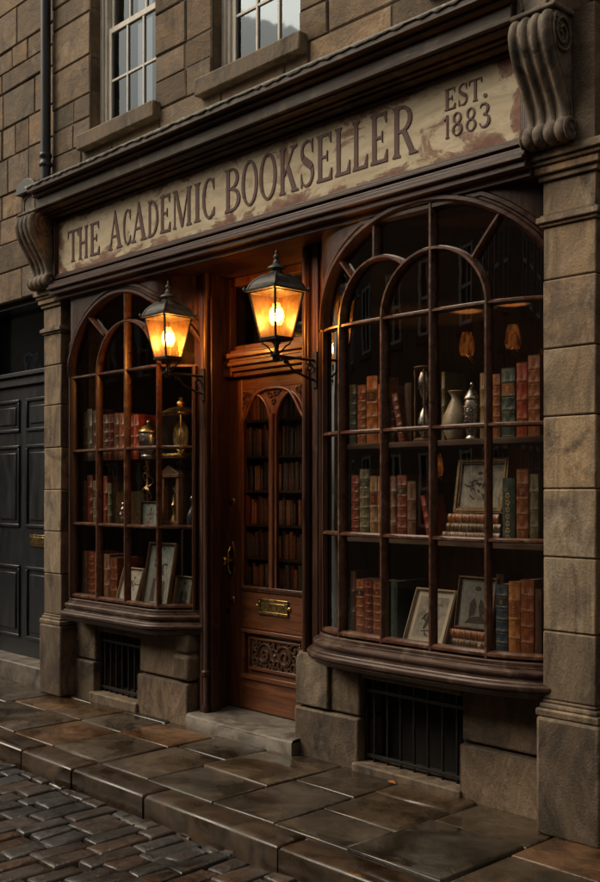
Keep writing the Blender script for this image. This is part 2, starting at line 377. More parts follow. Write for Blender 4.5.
# gutter course along the kerb
# kerb stones
mb = MB(); joints = [-14.5, -13.2, -11.9, -10.9, -9.8, -8.8, -7.75, -6.7, -5.98, -5.36, -4.63, -3.53, -2.5, -1.4, -.3, .9, 2.2]
for a, b in zip(joints, joints[1:]):
    mb.slab(a + .007, b - .007, -1.03, -.832, -.3, .006, .03, .006)
tag(mb.build("kerb", M['kerb'], smooth=60, bevel=0), kind="structure")
# flagstones: continuous joints across the pavement, staggered ones along it
mb = MB(); cuts = [-5.37, -4.88, -4.28, -3.8, -3.28, -2.72]; x = -2.72
while x < 2.3: x += rnd.uniform(.45, .7); cuts.append(x)
x = -5.37
while x > -14.8: x -= rnd.uniform(.45, .65); cuts.insert(0, x)
first = {-5.37: -.24, -4.88: -.42, -4.28: -.22, -3.8: -.47, -3.28: -.2}
for a, c in zip(cuts, cuts[1:]):
    y = -.825; y2 = first.get(a, rnd.uniform(-.5, -.2))
    sk = rnd.uniform(-.02, .02)
    while y < .5:
        y2 = min(y2, .52)
        mb.slab(a + .006, c - .006, y + .006, y2 - .006, -.08, .004 + rnd.uniform(-.005, .005), .013, .008)
        y = y2; y2 = y + rnd.uniform(.36, .62)
tag(mb.build("pavement", M['flag'], smooth=60), kind="structure")
mb = MB(); mb.box(-15, 2.5, -.84, .6, -.3, -.014)
tag(mb.build("ground", M['joint']), kind="structure")

# a fallen leaf by the grating
lf = MB(); P = [(0, 0), (.012, .012), (.03, .018), (.045, .01), (.062, 0), (.045, -.012), (.028, -.017), (.01, -.011)]
lf.grid([[(-3.86 + u, .12 + v, .012 + .006 * math.sin(u * 60)) for u, v in P[:5]], [(-3.86 + u, .12 + v, .010 + .004 * math.sin(u * 60)) for u, v in [P[0], P[7], P[6], P[5], P[4]]]])
tag(lf.build("fallen_leaf", surface('orange_leaf', (.3, .09, .02), (.5, .19, .05), (60, 60, 60), (.5, .7), .2)), "small orange fallen leaf on the flagstones before the big grating", "leaf")

# ------------------------------------------------------------------ the shop building
shop = empty("shop_building", (-5, .2, 0))
tag(shop, "old stone bookshop with two bowed windows, glazed door and painted fascia", "building", )
def part(mb_, name, mat, parent=None, **k):
    o = mb_.build(name, mat, None, **k)
    p = parent or shop
    o.parent = p
    o.matrix_parent_inverse = Matrix.Translation(-p_world(p))
    return o
def p_world(p):
    return Vector((-5, .2, 0)) if p is shop else p.get('_w', None) and Vector(p['_w']) or Vector((0, 0, 0))
def part_empty(name, loc, parent=None):
    o = empty(name); p = parent or shop; o.parent = p
    o.matrix_parent_inverse = Matrix.Translation(-p_world(p)); return o

WY = .16                      # face of the upper wall
WIN = [(-7.065, -6.18, 4.52, 6.05), (-5.52, -4.635, 4.52, 6.05), (-3.5, -2.62, 4.52, 6.05)]
WX0, WX1, WZ0, WZ1 = -7.66, -.9, 3.92, 7.6
def cut_box(mb_, x0, x1, y0, y1, z0, z1, holes, f):
    """boxes of a wall round its openings"""
    xs = sorted({x0, x1, *[h[0] for h in holes], *[h[1] for h in holes]}); xs = [q for q in xs if x0 <= q <= x1]
    for a, b in zip(xs, xs[1:]):
        hs = sorted([h for h in holes if h[0] < (a + b) / 2 < h[1]], key=lambda h: h[2]); z = z0
        for h in hs:
            if h[2] > z: f(a, b, z, min(h[2], z1))
            z = max(z, h[3])
        if z < z1: f(a, b, z, z1)
def ashlar(mb_, x0, x1, z0, z1, yf, yb, holes, seed, hmin=.17, hmax=.36, lmin=.22, lmax=.72):
    r = random.Random(seed); z = z0
    while z < z1 - .05:
        h = r.uniform(hmin, hmax)
        if z + h > z1 - .08: h = z1 - z
        # free intervals in this course
        free = [(x0, x1)]
        for hx0, hx1, hz0, hz1 in holes:
            if hz0 - .01 < z + h / 2 < hz1 + .01:
                nf = []
                for a, b in free:
                    if hx0 > a: nf.append((a, min(b, hx0)))
                    if hx1 < b: nf.append((max(a, hx1), b))
                free = [q for q in nf if q[1] - q[0] > .03]
        for a, b in free:
            x = a - 0
            while x < b - .02:
                l = r.uniform(lmin, lmax)
                if x + l > b - .2: l = b - x
                dy = r.uniform(-.007, .005); g = .0045
                j = lambda: r.uniform(-.004, .004)
                X0, X1, Z0, Z1 = x + g, x + l - g, z + g, z + h - g; e = .009
                o = [(X0 + j(), Z0 + j()), (X1 + j(), Z0 + j()), (X1 + j(), Z1 + j()), (X0 + j(), Z1 + j())]
                sg = [(1, 1), (-1, 1), (-1, -1), (1, -1)]
                vs = [(u, yb, w) for u, w in o] + [(u, yf + dy + e, w) for u, w in o] + [(u + e * p, yf + dy + j() * .4, w + e * q) for (u, w), (p, q) in zip(o, sg)]
                fs = []
                for k in range(2):
                    for i in range(4):
                        i2 = (i + 1) % 4; fs.append((k * 4 + i, k * 4 + i2, k * 4 + 4 + i2, k * 4 + 4 + i))
                fs.append((8, 9, 10, 11)); mb_.add(vs, fs)
                x += l
        z += h
wm = MB()
cut_box(wm, WX0, WX1, 0, 0, WZ0, WZ1, WIN, lambda a, b, c, d: wm.box(a, b, WY + .010, .62, c, d))
part(wm, "wall_core", M['mortar'])
wm = MB(); ashlar(wm, WX0, WX1, WZ0, WZ1, WY, WY + .05, [(a - .0, b + .0, c - .13, d + .0) for a, b, c, d in WIN], 11)
# reveal stones
for a, b, c, d in WIN:
    for z0, z1 in ((c, c + .36), (c + .37, c + .62), (c + .63, c + 1.02), (c + 1.03, d)):
        wm.box(a - .03, a + .001, WY + .02, .6, z0, z1 - .006); wm.box(b - .001, b + .03, WY + .02, .6, z0, z1 - .006)
wm.box(-2.795, -2.46, -.03, .62, 3.30, 3.925)
part(wm, "upper_wall", M['ashlar'], smooth=40)
# storey above/right of the pilaster down to the ground
wm = MB(); ashlar(wm, -2.44, -.9, 0, WZ0, WY, WY + .05, [], 12); part(wm, "side_wall", M['ashlar'], smooth=40)
wm = MB(); wm.box(-2.44, -.9, WY + .014, .62, 0, WZ0); part(wm, "wall_core", M['mortar'])

# sash windows
for (a, b, c, d) in WIN:
    sw = part_empty("sash_window", (0, 0, 0))
    y = .25
    f = MB(); f.box(a, a + .045, y, y + .09, c, d); f.box(b - .045, b, y, y + .09, c, d); f.box(a + .045, b - .045, y, y + .09, d - .06, d)
    f.box(a + .045, a + .075, y + .018, y + .09, c, d - .06); f.box(b - .075, b - .045, y + .018, y + .09, c, d - .06)
    part(f, "frame", M['white_paint'], sw, bevel=.005)
    lo, hi = c + .0, c + .85
    for k, (z0, z1, yy) in enumerate(((lo, hi, y + .035), (hi - .05, d - .06, y + .06))):
        s_ = MB(); xa, xb = a + .075, b - .075
        s_.box(xa, xa + .04, yy, yy + .03, z0, z1); s_.box(xb - .04, xb, yy, yy + .03, z0, z1)
        s_.box(xa + .04, xb - .04, yy, yy + .03, z0, z0 + .055); s_.box(xa + .04, xb - .04, yy, yy + .03, z1 - .045, z1)
        for q in (1, 2):
            xx = xa + .04 + (xb - xa - .08) * q / 3
            s_.box(xx - .01, xx + .01, yy + .003, yy + .027, z0 + .055, z1 - .045)
        zz = (z0 + z1) / 2; s_.box(xa + .04, xb - .04, yy + .005, yy + .025, zz - .01, zz + .01)
        part(s_, "sash", M['white_paint'], sw, bevel=.003)
        g = MB(); g.add([(xa + .03, yy + .016, z0 + .02), (xb - .03, yy + .016, z0 + .02), (xb - .03, yy + .016, z1 - .02), (xa + .03, yy + .016, z1 - .02)], [(0, 1, 2, 3)])
        part(g, "glass", M['sash_glass'], sw)
    s_ = MB(); s_.box(a - .105, b + .07, .09, .3, c - .125, c - .002); part(s_, "sill", M['dressed'], sw, bevel=.012)
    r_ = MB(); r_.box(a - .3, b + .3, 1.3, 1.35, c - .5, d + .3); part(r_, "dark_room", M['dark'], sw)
    cu = MB()                                                   # hanging sheet whose slate blue stands in for a reflection in the panes
    rows_ = []
    for zz in (c + .02, d - .05):
        rows_.append([(b - .2 - .2 * t / 14, .42 + .02 * math.sin(t * 1.9), zz) for t in range(15)])
    cu.grid(rows_); part(cu, "reflection_curtain", M['reflection_curtain'], sw)

# cornice and fascia --------------------------------------------------
CX0, CX1 = -7.285, -2.80
def extrude_x(mb_, prof, x0, x1):   # prof: (y, z) polygon
    return mb_.prism(prof, lambda u, v, d: (d, u, v), x0, x1)
c_ = MB()
for z0, z1, y in ((4.003, 4.05, -.28), (3.975, 4.003, -.235), (3.89, 3.975, -.2), (3.872, 3.89, -.175), (3.853, 3.872, -.12), (3.835, 3.853, -.095)):
    c_.box(CX0, CX1, y, .155, z0, z1)
part(c_, "cornice", M['cornice_wood'], bevel=.007)
# lead flashing with a ragged dressed edge
fl = MB(); r = random.Random(4); n = 130; rows_ = [[], [], [], []]
for i in range(n + 1):
    xx = CX0 - .01 + (CX1 - CX0 + .01) * i / n; q = r.uniform(-.005, .005)
    rows_[0].append((xx, .155, 4.128)); rows_[1].append((xx, -.25, 4.06 + q * .5)); rows_[2].append((xx, -.285 + q * .4, 4.054 + q * .5)); rows_[3].append((xx, -.286 + q * .3, 4.04 + r.uniform(-.009, .006)))
fl.grid(rows_); o = part(fl, "flashing", M['lead'], smooth=60)
md = o.modifiers.new("thick", 'SOLIDIFY'); md.thickness = .003; md.offset = 1
# fascia ground behind the sign and mouldings below it
f = MB(); f.box(CX0, CX1, .0, .155, 3.33, 3.835); part(f, "fascia_board", M['wood_h'])
f = MB()
for z0, z1, y in ((3.31, 3.335, -.065), (3.283, 3.31, -.09), (3.262, 3.283, -.11), (3.225, 3.262, -.085)):
    f.box(CX0, CX1, y, .155, z0, z1)
part(f, "fascia_moulding", M['wood_h'], bevel=.006)
f = MB(); f.box(CX0, CX1, -.04, .7, 3.19, 3.225); part(f, "soffit_board", M['wood_h'], bevel=.004)
for xx in (CX0, CX1 - .03):
    f = MB(); f.box(xx, xx + .03, -.05, .155, 3.335, 3.835); part(f, "fascia_end", M['wood_v'], bevel=.004)

# pilasters, consoles -------------------------------------------------
def pilaster(x0, x1, seed):
    r = random.Random(seed)
    pe = part_empty("pilaster", (0, 0, 0))
    b = MB(); b.box(x0 - .025, x1 + .035, 0, .3, 0, .575); part(b, "base", M['plinth'], pe, bevel=.02, seg=3)
    b = MB()
    for z0, z1, e in ((.575, .612, .028), (.612, .637, .014), (.637, .655, .004)): b.box(x0 - e, x1 + e, .03 - e, .2, z0, z1)
    part(b, "base_moulding", M['dressed'], pe, bevel=.01, seg=3)
    s_ = MB(); z = .655; zs = [z]
    while z < 2.7: z += r.uniform(.325, .36); zs.append(z)
    zs[-1] = 2.945
    for i, (a, c) in enumerate(zip(zs, zs[1:])):
        s_.box(x0, x1, .03 + r.uniform(-.003, .003), .2, a + .002, c - .002)
    part(s_, "shaft", M['dressed'], pe, bevel=.008)
    b = MB()
    for z0, z1, e in ((2.945, 2.962, .012), (2.962, 2.992, .026), (2.992, 3.003, .012)): b.box(x0 - e, x1 + e, .03 - e, .2, z0, z1)
    b.box(x0, x1, .03, .2, 3.003, 3.165)
    for z0, z1, e in ((3.165, 3.195, .018), (3.195, 3.235, .036), (3.235, 3.258, .05), (3.258, 3.298, .066)): b.box(x0 - e, x1 + e, .03 - e, .2, z0, z1)
    part(b, "capital", M['dressed'], pe, bevel=.009, seg=3)
pilaster(-7.565, -7.295, 3); pilaster(-2.775, -2.49, 8)
def catmull(pts, n=6):
    out = []
    for i in range(len(pts) - 1):
        p0, p1, p2, p3 = (Vector(pts[max(i - 1, 0)]), Vector(pts[i]), Vector(pts[i + 1]), Vector(pts[min(i + 2, len(pts) - 1)]))
        for k in range(n):
            t = k / n
            out.append(.5 * ((2 * p1) + (p2 - p0) * t + (2 * p0 - 5 * p1 + 4 * p2 - p3) * t * t + (3 * p1 - p0 - 3 * p2 + p3) * t ** 3))
    out.append(Vector(pts[-1])); return out
def console(x0, x1):
    ce = part_empty("console_bracket", (0, 0, 0))
    prof = catmull([(-.12, 3.885), (-.205, 3.872), (-.238, 3.825), (-.236, 3.755), (-.2, 3.665), (-.145, 3.575), (-.1, 3.495), (-.082, 3.435), (-.085, 3.4)], 6)
    nx = 49; rows_ = []
    for i, p in enumerate(prof):
        t = (prof[min(i + 1, len(prof) - 1)] - prof[max(i - 1, 0)]).normalized(); nrm = Vector((t.y, -t.x))
        if nrm.x > 0: nrm = -nrm
        row = []
        for k in range(nx):
            u = k / (nx - 1); rib = abs(math.sin(u * PI * 4)) ** .5
            d = -.032 + .037 * rib
            row.append((x0 + (x1 - x0) * u, p.x + nrm.x * d * 1, p.y + nrm.y * d))
        rows_.append(row)
    b = MB(); b.grid(rows_)
    side = [(p.x + .012, p.y) for p in prof] + [(.155, 3.4), (.155, 3.885)]
    b.prism(side, lambda u, v, d: (d, u, v), x0 + .006, x1 - .006)
    part(b, "scroll", M['carved_stone'], ce, smooth=50)
    b = MB(); prof2 = []
    nseg = 28; rows_ = []
    for i in range(nseg + 1):
        a = 2 * PI * i / nseg; row = []
        for k in range(nx):
            u = k / (nx - 1); rib = abs(math.sin(u * PI * 4)) ** .6; rr = .043 + .015 * rib
            row.append((x0 - .004 + (x1 - x0 + .008) * u, -.062 + rr * math.cos(a), 3.357 + rr * math.sin(a)))
        rows_.append(row)
    b.grid(rows_)
    b.box(x0 + .01, x1 - .01, -.06, .155, 3.3, 3.4)
    # rolled ends
    for xx, sg in ((x0, -1), (x1, 1)):
        b.lathe([(.052, 0), (.056, .008), (.05, .016), (.036, .018), (.032, .01), (.014, .01), (.012, .02), (.0, .022)], n=20,
                M=Matrix.Translation((xx, -.062, 3.357)) @ Matrix.Rotation(PI / 2 * sg, 4, 'Y'))
    part(b, "lower_roll", M['carved_stone'], ce, smooth=50)
    for xx, sg in ((x0, -1), (x1, 1)):                    # spiral volute on each cheek
        b = MB(); pth = []
        for i in range(46):
            a = i / 45 * 4.6 * PI; rr = .078 * (1 - i / 45) ** .8 + .006
            pth.append((xx + sg * .0, -.115 + rr * math.cos(a + 2.2), 3.79 + rr * math.sin(a + 2.2) * 1.15))
        b.tube(pth, .008, 6)
        b.tube([(xx, p.x + .045, p.y) for p in prof[8:46]], .006, 6)
        part(b, "volute", M['carved_stone'], ce, smooth=60)
    b = MB(); b.box(x0 - .01, x1 + .01, -.2, .155, 3.888, 3.912); b.box(x0 + .01, x1 - .01, -.17, .155, 3.912, 4.08)
    part(b, "block", M['carved_stone'], ce, bevel=.008)
    # arched lead cap and a sunk arched panel under it
    b = MB(); pts = []
    for i in range(17):
        a = PI * i / 16; pts.append(((x0 + x1) / 2 - math.cos(a) * (x1 - x0) * .56, 4.08 + math.sin(a) * .085))
    inner = [(u, v - .022 if 0 < i < 16 else v) for i, (u, v) in enumerate(pts)]
    b.prism([(x0 - .02, 4.055)] + pts + [(x1 + .02, 4.055)], lambda u, v, d: (u, d, v), -.215, .157)
    part(b, "lead_cap", M['lead_dark'], ce, bevel=.006)
    b = MB(); pth = [(x0 + .05, -.172, 3.93)] + [((x0 + x1) / 2 - math.cos(PI * i / 12) * .085, -.172, 4.0 + math.sin(PI * i / 12) * .04) for i in range(13)] + [(x1 - .05, -.172, 3.93)]
    b.tube(pth, .008, 6); part(b, "arched_panel", M['carved_stone'], ce)
console(-7.57, -7.30); console(-2.805, -2.575)

# ------------------------------------------------------------------ bay windows
class Bay:
    def __init__(s, pts, smooth):
        s.p = [tuple(q) for q in (catmull([(x, y) for x, y in pts], 8) if smooth else pts)]
    def y(s, x):
        P = s.p
        if x <= P[0][0]: return P[0][1]
        for a, b in zip(P, P[1:]):
            if x <= b[0]: return a[1] + (b[1] - a[1]) * (x - a[0]) / max(b[0] - a[0], 1e-6)
        return P[-1][1]
    def n(s, x):
        h = .012; t = Vector((2 * h, s.y(x + h) - s.y(x - h), 0)).normalized(); return Vector((t.y, -t.x, 0))
    def pos(s, x, z, off=0.0):
        return Vector((x, s.y(x), z)) + s.n(x) * off
BARSEC = lambda w, d, i=.022: [(-i, -w / 2), (d * .45, -w / 2), (d, -w / 5), (d, w / 5), (d * .45, w / 2), (-i, w / 2)]
def bay_bar(mb_, bay, path, w=.024, d=.022, extra=0.0, inn=.022):
    P = [bay.pos(x, z) for x, z in path]; fr = []
    for i, (x, z) in enumerate(path):
        T = (P[min(i + 1, len(P) - 1)] - P[max(i - 1, 0)]).normalized(); A = bay.n(x); A = (A - T * A.dot(T)).normalized(); B = A.cross(T).normalized()
        fr.append((P[i], A, B))
    mb_.sweep(fr, [(a + extra, b) for a, b in BARSEC(w, d, inn)])
def line(x0, z0, x1, z1, n=12): return [(x0 + (x1 - x0) * i / n, z0 + (z1 - z0) * i / n) for i in range(n + 1)]
def arc(cx, cz, a, b, t0, t1, n=22): return [(cx + a * math.cos(rad(t0 + (t1 - t0) * i / n)), cz + b * math.sin(rad(t0 + (t1 - t0) * i / n))) for i in range(n + 1)]
def bay_window(bay, xl, xr, xj0, xj1, ac, aa, ab, spring, bars, mull, fulls, tracery, zt, sill_off, sill_ends, ends_t, gm='glass'):
    be = part_empty("bay_window", (0, 0, 0))
    Z0 = .82
    def za(x):
        t = (x - ac) / aa
        return spring + ab * math.sqrt(max(0, 1 - t * t))
    # sill
    xs = [sill_ends[0] + (sill_ends[1] - sill_ends[0]) * i / 60 for i in range(61)]
    sec = [(-.1, .818), (.034, .816), (.04, .811), (.04, .794), (.05, .79), (.05, .784), (.07, .779), (.078, .772), (.08, .762), (.076, .75), (.066, .746), (.066, .734), (.084, .728), (.088, .722), (.108, .716), (.116, .708), (.118, .7), (.116, .69), (.106, .684), (.096, .682), (.096, .668), (.084, .664), (.07, .645), (.05, .64), (-.1, .64)]
    k = sill_off / .118
    fr = [(Vector((x, bay.y(x), 0)), bay.n(x), Vector((0, 0, 1))) for x in xs]
    m_ = MB(); m_.sweep(fr, [(a * k if a > 0 else a, z) for a, z in sec]); part(m_, "sill", M['sill_wood'], be, smooth=28)
    m_ = MB(); m_.prism([(x, bay.y(x) + .02) for x in xs] + [(sill_ends[1], .8), (sill_ends[0], .8)], lambda u, v, d: (u, v, d), .775, .812); part(m_, "display_floor", M['interior_wood'], be)
    # spandrel: flat face above the arch and beside it
    m_ = MB(); N = 90; top = zt
    xs = [xj0 + (xj1 - xj0) * i / N for i in range(N + 1)]
    lo = [za(x) if xl < x < xr else spring for x in xs]
    for off0, off1 in ((.026, .0),):
        m_.grid([[bay.pos(x, z, off0) for x, z in zip(xs, lo)], [bay.pos(x, top, off0) for x in xs]])
        m_.grid([[bay.pos(x, z, off1) for x, z in zip(xs, lo)], [bay.pos(x, top, off1) for x in xs]])
        m_.grid([[bay.pos(x, z, off0) for x, z in zip(xs, lo)], [bay.pos(x, z, off1) for x, z in zip(xs, lo)]])
    part(m_, "spandrel", M['wood_v'], be, smooth=40)
    # archivolt: two stepped mouldings
    m_ = MB(); P = [(x, z) for x, z in arc(ac, spring, aa, ab, 180 - 0.5, .5, 60) if xj0 <= x <= xj1]
    bay_bar(m_, bay, P, .045, .05); P2 = [(x, z) for x, z in arc(ac, spring, aa + .045, ab + .045, 179.5, .5, 60) if xj0 <= x <= xj1 and z < top - .01]
    if P2: bay_bar(m_, bay, P2, .05, .036)
    part(m_, "arch_moulding", M['wood_h'], be, smooth=40)
    # jambs
    for xa, xb in ((xj0, xl), (xr, xj1)):
        if xb - xa < .012: continue
        m_ = MB(); n = 6; q = [xa + (xb - xa) * i / n for i in range(n + 1)]
        for i in range(n):
            m_.add([bay.pos(q[i], Z0, .0), bay.pos(q[i + 1], Z0, .0), bay.pos(q[i + 1], spring, .0), bay.pos(q[i], spring, .0), bay.pos(q[i], Z0, .028), bay.pos(q[i + 1], Z0, .028), bay.pos(q[i + 1], spring, .028), bay.pos(q[i], spring, .028)],
                   [(0, 1, 2, 3), (4, 5, 6, 7), (0, 3, 7, 4), (1, 2, 6, 5), (0, 1, 5, 4), (2, 3, 7, 6)])
        part(m_, "jamb", M['wood_v'], be, smooth=40)
    for xx in ends_t:
        m_ = MB(); bay_bar(m_, bay, line(xx, Z0, xx, spring), .04, .045); part(m_, "jamb_moulding", M['wood_v'], be, smooth=40)
    for xx in mull:
        z1 = za(xx) if xx in fulls else spring
        m_ = MB(); bay_bar(m_, bay, line(xx, Z0, xx, z1), .03, .03, .0015); part(m_, "mullion", M['bar'], be, smooth=30)
    for z in bars:
        m_ = MB(); bay_bar(m_, bay, line(xl, z, min(xr, xj1), z, 50), .026, .026); part(m_, "transom_bar", M['bar'], be, smooth=30)
    m_ = MB(); bay_bar(m_, bay, line(xl, Z0 + .018, min(xr, xj1), Z0 + .018, 50), .036, .03); part(m_, "bottom_rail", M['bar'], be, smooth=30)
    for P in tracery:
        P = [(x, min(z, za(x))) for x, z in P if xl < x < xr]
        m_ = MB(); bay_bar(m_, bay, P, .028, .03, .003); part(m_, "tracery_bar", M['bar'], be, smooth=30)
    xs = [xl - .03 + (min(xr, xj1) - xl + .03) * i / 50 for i in range(51)]
    m_ = MB(); m_.grid([[bay.pos(x, Z0 - .005, -.006) for x in xs]] + [[bay.pos(x, Z0 + (max(za(x), spring) - Z0) * t, -.006) for x in xs] for t in (.25, .5, .75, 1.0)])
    part(m_, "glass", M[gm], be, smooth=80)
    return be
bayR = Bay([(-4.47, .34), (-4.43, .235), (-4.385, .155), (-4.32, .088), (-4.22, .038), (-4.07, .008), (-3.8, -.004), (-3.45, -.004), (-3.1, .012), (-2.92, .055), (-2.80, .12), (-2.70, .2)], True)
bayL = Bay([(-7.16, .2), (-7.135, .12), (-7.12, .045), (-7.09, .03), (-6.02, .03), (-5.97, .045), (-5.93, .08), (-5.77, .25), (-5.71, .315)], False)
sp = 2.62; B_ = (-3.43, .345, .33); A_ = (-3.80, .31, .345)
bay_window(bayR, -4.30, -2.74, -4.44, -2.745, -3.52, .78, .595, sp, (2.62, 2.0, 1.415), (-4.115, -3.775, -3.43, -3.087), (-3.43,),
    [arc(B_[0], sp, B_[1], B_[2], 180, 0), [q for q in arc(A_[0], sp, A_[1], A_[2], 180, 0, 40) if q[0] < -3.615], line(-3.83, 2.965, -3.83, 3.3),
     line(-4.0, 2.875, -4.19, 3.09), line(-3.165, 2.86, -2.985, 3.1)], 3.2, .118, (-4.47, -2.782), (-4.335,))
sp = 2.555
bay_window(bayL, -7.10, -5.755, -7.15, -5.71, -6.42, .69, .59, sp, (2.555, 1.975, 1.405), (-6.72, -6.34, -5.97), (-6.34,),
    [arc(-6.345, sp, .375, .365, 180, 0), line(-6.62, 2.84, -6.9, 3.06), line(-6.09, 2.83, -5.84, 3.03)], 3.2, .11, (-7.15, -5.70), (-7.085, -5.79), 'thin_glass')

# posts between bays, door and pilasters
pm = MB()
def post(x0, x1, y0, y1, z0, z1): pm.box(x0, x1, y0, y1, z0, z1)
post(-7.30, -7.145, .16, .2, .64, 3.2); post(-7.27, -7.18, .13, .16, .66, 3.2)
part(pm, "corner_post", M['wood_v'], bevel=.006)
pm = MB(); post(-5.80, -5.70, .23, .55, .1, 3.2); post(-5.70, -5.655, .23, .33, .1, 3.2); post(-5.70, -5.665, .20, .23, .1, 3.2); post(-5.655, -5.625, .25, .33, .1, 3.2); post(-5.705, -5.685, .33, .43, .1, 3.2)
pm.lathe([(.028, .0), (.028, .05), (.021, .06), (.021, 2.9), (.03, 2.93), (.03, 3.1)], (-5.66, .225, .1), 14)
pm.lathe([(.034, 0), (.034, .03), (.022, .045)], (-5.66, .225, .36), 14)
part(pm, "door_post", M['wood_v'], bevel=.005)
pm = MB(); post(-4.60, -4.44, .17, .62, .66, 3.2); post(-4.585, -4.535, .14, .17, .66, 3.2); post(-4.51, -4.46, .15, .17, .66, 3.2); post(-4.60, -4.5, .43, .62, .1, .66)
pm.lathe([(.02, .0), (.02, 2.5)], (-4.56, .14, .68), 12)
part(pm, "door_post", M['wood_v'], bevel=.006)
pm = MB(); post(-2.80, -2.72, .2, .62, .64, 3.2); part(pm, "corner_post", M['wood_v'], bevel=.006)

# plinths under the bays ---------------------------------------------
def plinth(x0, x1, yf, ox0, ox1, oz0, oz1, seed, chamfer_right=False, round_left=False):
    pe = part_empty("plinth", (0, 0, 0)); r = random.Random(seed)
    zj = .31
    b = MB()
    # piers either side of the opening, two courses; lintel; threshold
    def blk(a, c, y, z0, z1): b.box(a, c, y, .42, z0, z1)
    blk(x0, ox0, yf, -.02, zj - .004); blk(x0 + .012, ox0, yf + .02, zj + .004, .655)
    blk(ox1, x1, yf - .006, -.02, zj - .012); blk(ox1, x1 - .012, yf + .02, zj, .655)
    blk(ox0 + .004, ox1 - .004, yf + .03, oz1, .65)
    part(b, "pier_stone", M['plinth'], pe, bevel=.016, seg=3)
    b = MB(); b.box(ox0 - .02, ox1 + .02, yf - .03, .42, -.02, oz0); part(b, "threshold", M['dressed'], pe, bevel=.01)
    # barred cellar light
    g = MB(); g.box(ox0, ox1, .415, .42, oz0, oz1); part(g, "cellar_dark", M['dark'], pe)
    g = MB(); y = yf + .075; n = 7
    for i in range(n):
        xx = ox0 + (ox1 - ox0) * (i + .7) / (n + .4); g.tube([(xx, y, oz0), (xx + r.uniform(-.004, .004), y, (oz0 + oz1) / 2), (xx, y, oz1)], .009, 8)
    for zz in (oz0 + .035, oz1 - .07): g.box(ox0, ox1, y - .012, y + .012, zz - .011, zz + .011)
    g.box(ox0, ox0 + .02, y - .01, y + .02, oz0, oz1); g.box(ox1 - .02, ox1, y - .01, y + .02, oz0, oz1)
    part(g, "iron_grating", M['iron'], pe, bevel=.002)
plinth(-7.30, -5.75, .135, -6.98, -6.37, .075, .55, 2)
plinth(-4.71, -2.76, .185, -4.16, -3.40, .05, .545, 6)
b = MB(); b.box(-5.93, -5.742, .125, .42, .315, .5); b.box(-5.915, -5.748, .13, .42, .505, .655); part(b, "quoin", M['plinth'], bevel=.03, seg=3)
b = MB()
pts = [(-4.69, .32), (-4.69, .58), (-4.68, .625), (-4.655, .65), (-4.61, .66), (-4.4, .66), (-4.4, .32)]
b.prism(pts, lambda u, v, d: (u, d, v), .175, .4); part(b, "quoin", M['plinth'], bevel=.014, seg=3)

# doorstep
b = MB(); n = 30; r = random.Random(9); rows_ = [[], [], [], [], []]
for i in range(n + 1):
    xx = -5.745 + (5.745 - 4.655) * i / n; q = r.uniform(0, .012); wz = -.012 * math.sin(PI * i / n)
    rows_[0].append((xx, .11 + q * .3, -.03)); rows_[1].append((xx, .11 + q * .3, .085 + wz - q * .5)); rows_[2].append((xx, .122 + q, .1 + wz - q * .3)); rows_[3].append((xx, .2, .106 + wz)); rows_[4].append((xx, .6, .108))
b.grid(rows_); b.box(-5.74, -4.657, .114, .58, -.03, .08); part(b, "doorstep", M['step'], smooth=50)

# ------------------------------------------------------------------ door
DX0, DX1, DZ0, DZ1, DY = -5.74, -4.76, .112, 2.47, .48
door = part_empty("door", (0, 0, 0))
LA = (-5.565, -5.262); LB = (-5.212, -4.915); ZS, ZB, ZA = 2.13, 1.0, 2.345   # lancets
def lancet(x0, x1, n=14, grow=0.0):
    """pointed arch outline from the left spring over the apex to the right spring"""
    c = (x0 + x1) / 2; out = []; A = rad(76)
    for i in range(n + 1):
        t = A * i / n; out.append((x0 + (c - x0) * (1 - math.cos(t)) / (1 - math.cos(A)), ZS + (ZA - ZS) * math.sin(t) / math.sin(A)))
    R = [(2 * c - x, z) for x, z in reversed(out[:-1])]
    return out + R
d = MB()
for a, c in ((DX0, LA[0]), (LB[1], DX1)):
    d = MB(); d.box(a, c, DY, DY + .045, DZ0, DZ1); part(d, "stile", M['door_v'], door, bevel=.004)
for a, c in ((2.385, DZ1 - .001), (.69, ZB - .02), (DZ0 + .001, .33)):
    d = MB(); d.box(LA[0], LB[1], DY + .0015, DY + .043, a, c); part(d, "rail", M['door_h'], door, bevel=.003)
# arcade plate with two pointed heads cut out of it
d = MB()
y0, y1 = DY + .006, DY + .036; topz = 2.386
def plate(x0, x1, L):
    xs = [p[0] for p in L]
    for (a, za_), (c, zc) in zip(L, L[1:]):
        d.prism([(a, za_), (c, zc), (c, topz), (a, topz)], lambda u, v, q: (u, q, v), y0, y1)
plate(*LA, lancet(*LA)); plate(*LB, lancet(*LB))
d.box(LA[1], LB[0], y0, y1, ZB - .02, topz)
part(d, "arcade", M['door_v'], door, smooth=40)
d = MB()
for (x0, x1) in (LA, LB):
    pth = [(x0 + .006, ZB - .015), (x0 + .006, 1.6)] + [(x, z) for x, z in lancet(x0 + .006, x1 - .006)] + [(x1 - .006, 1.6), (x1 - .006, ZB - .015)]
    d.tube([(x, DY + .004, z) for x, z in pth], .011, 8)
d.tube([((LA[1] + LB[0]) / 2, DY - .004, ZB - .02), ((LA[1] + LB[0]) / 2, DY - .004, 2.2)], .017, 8)
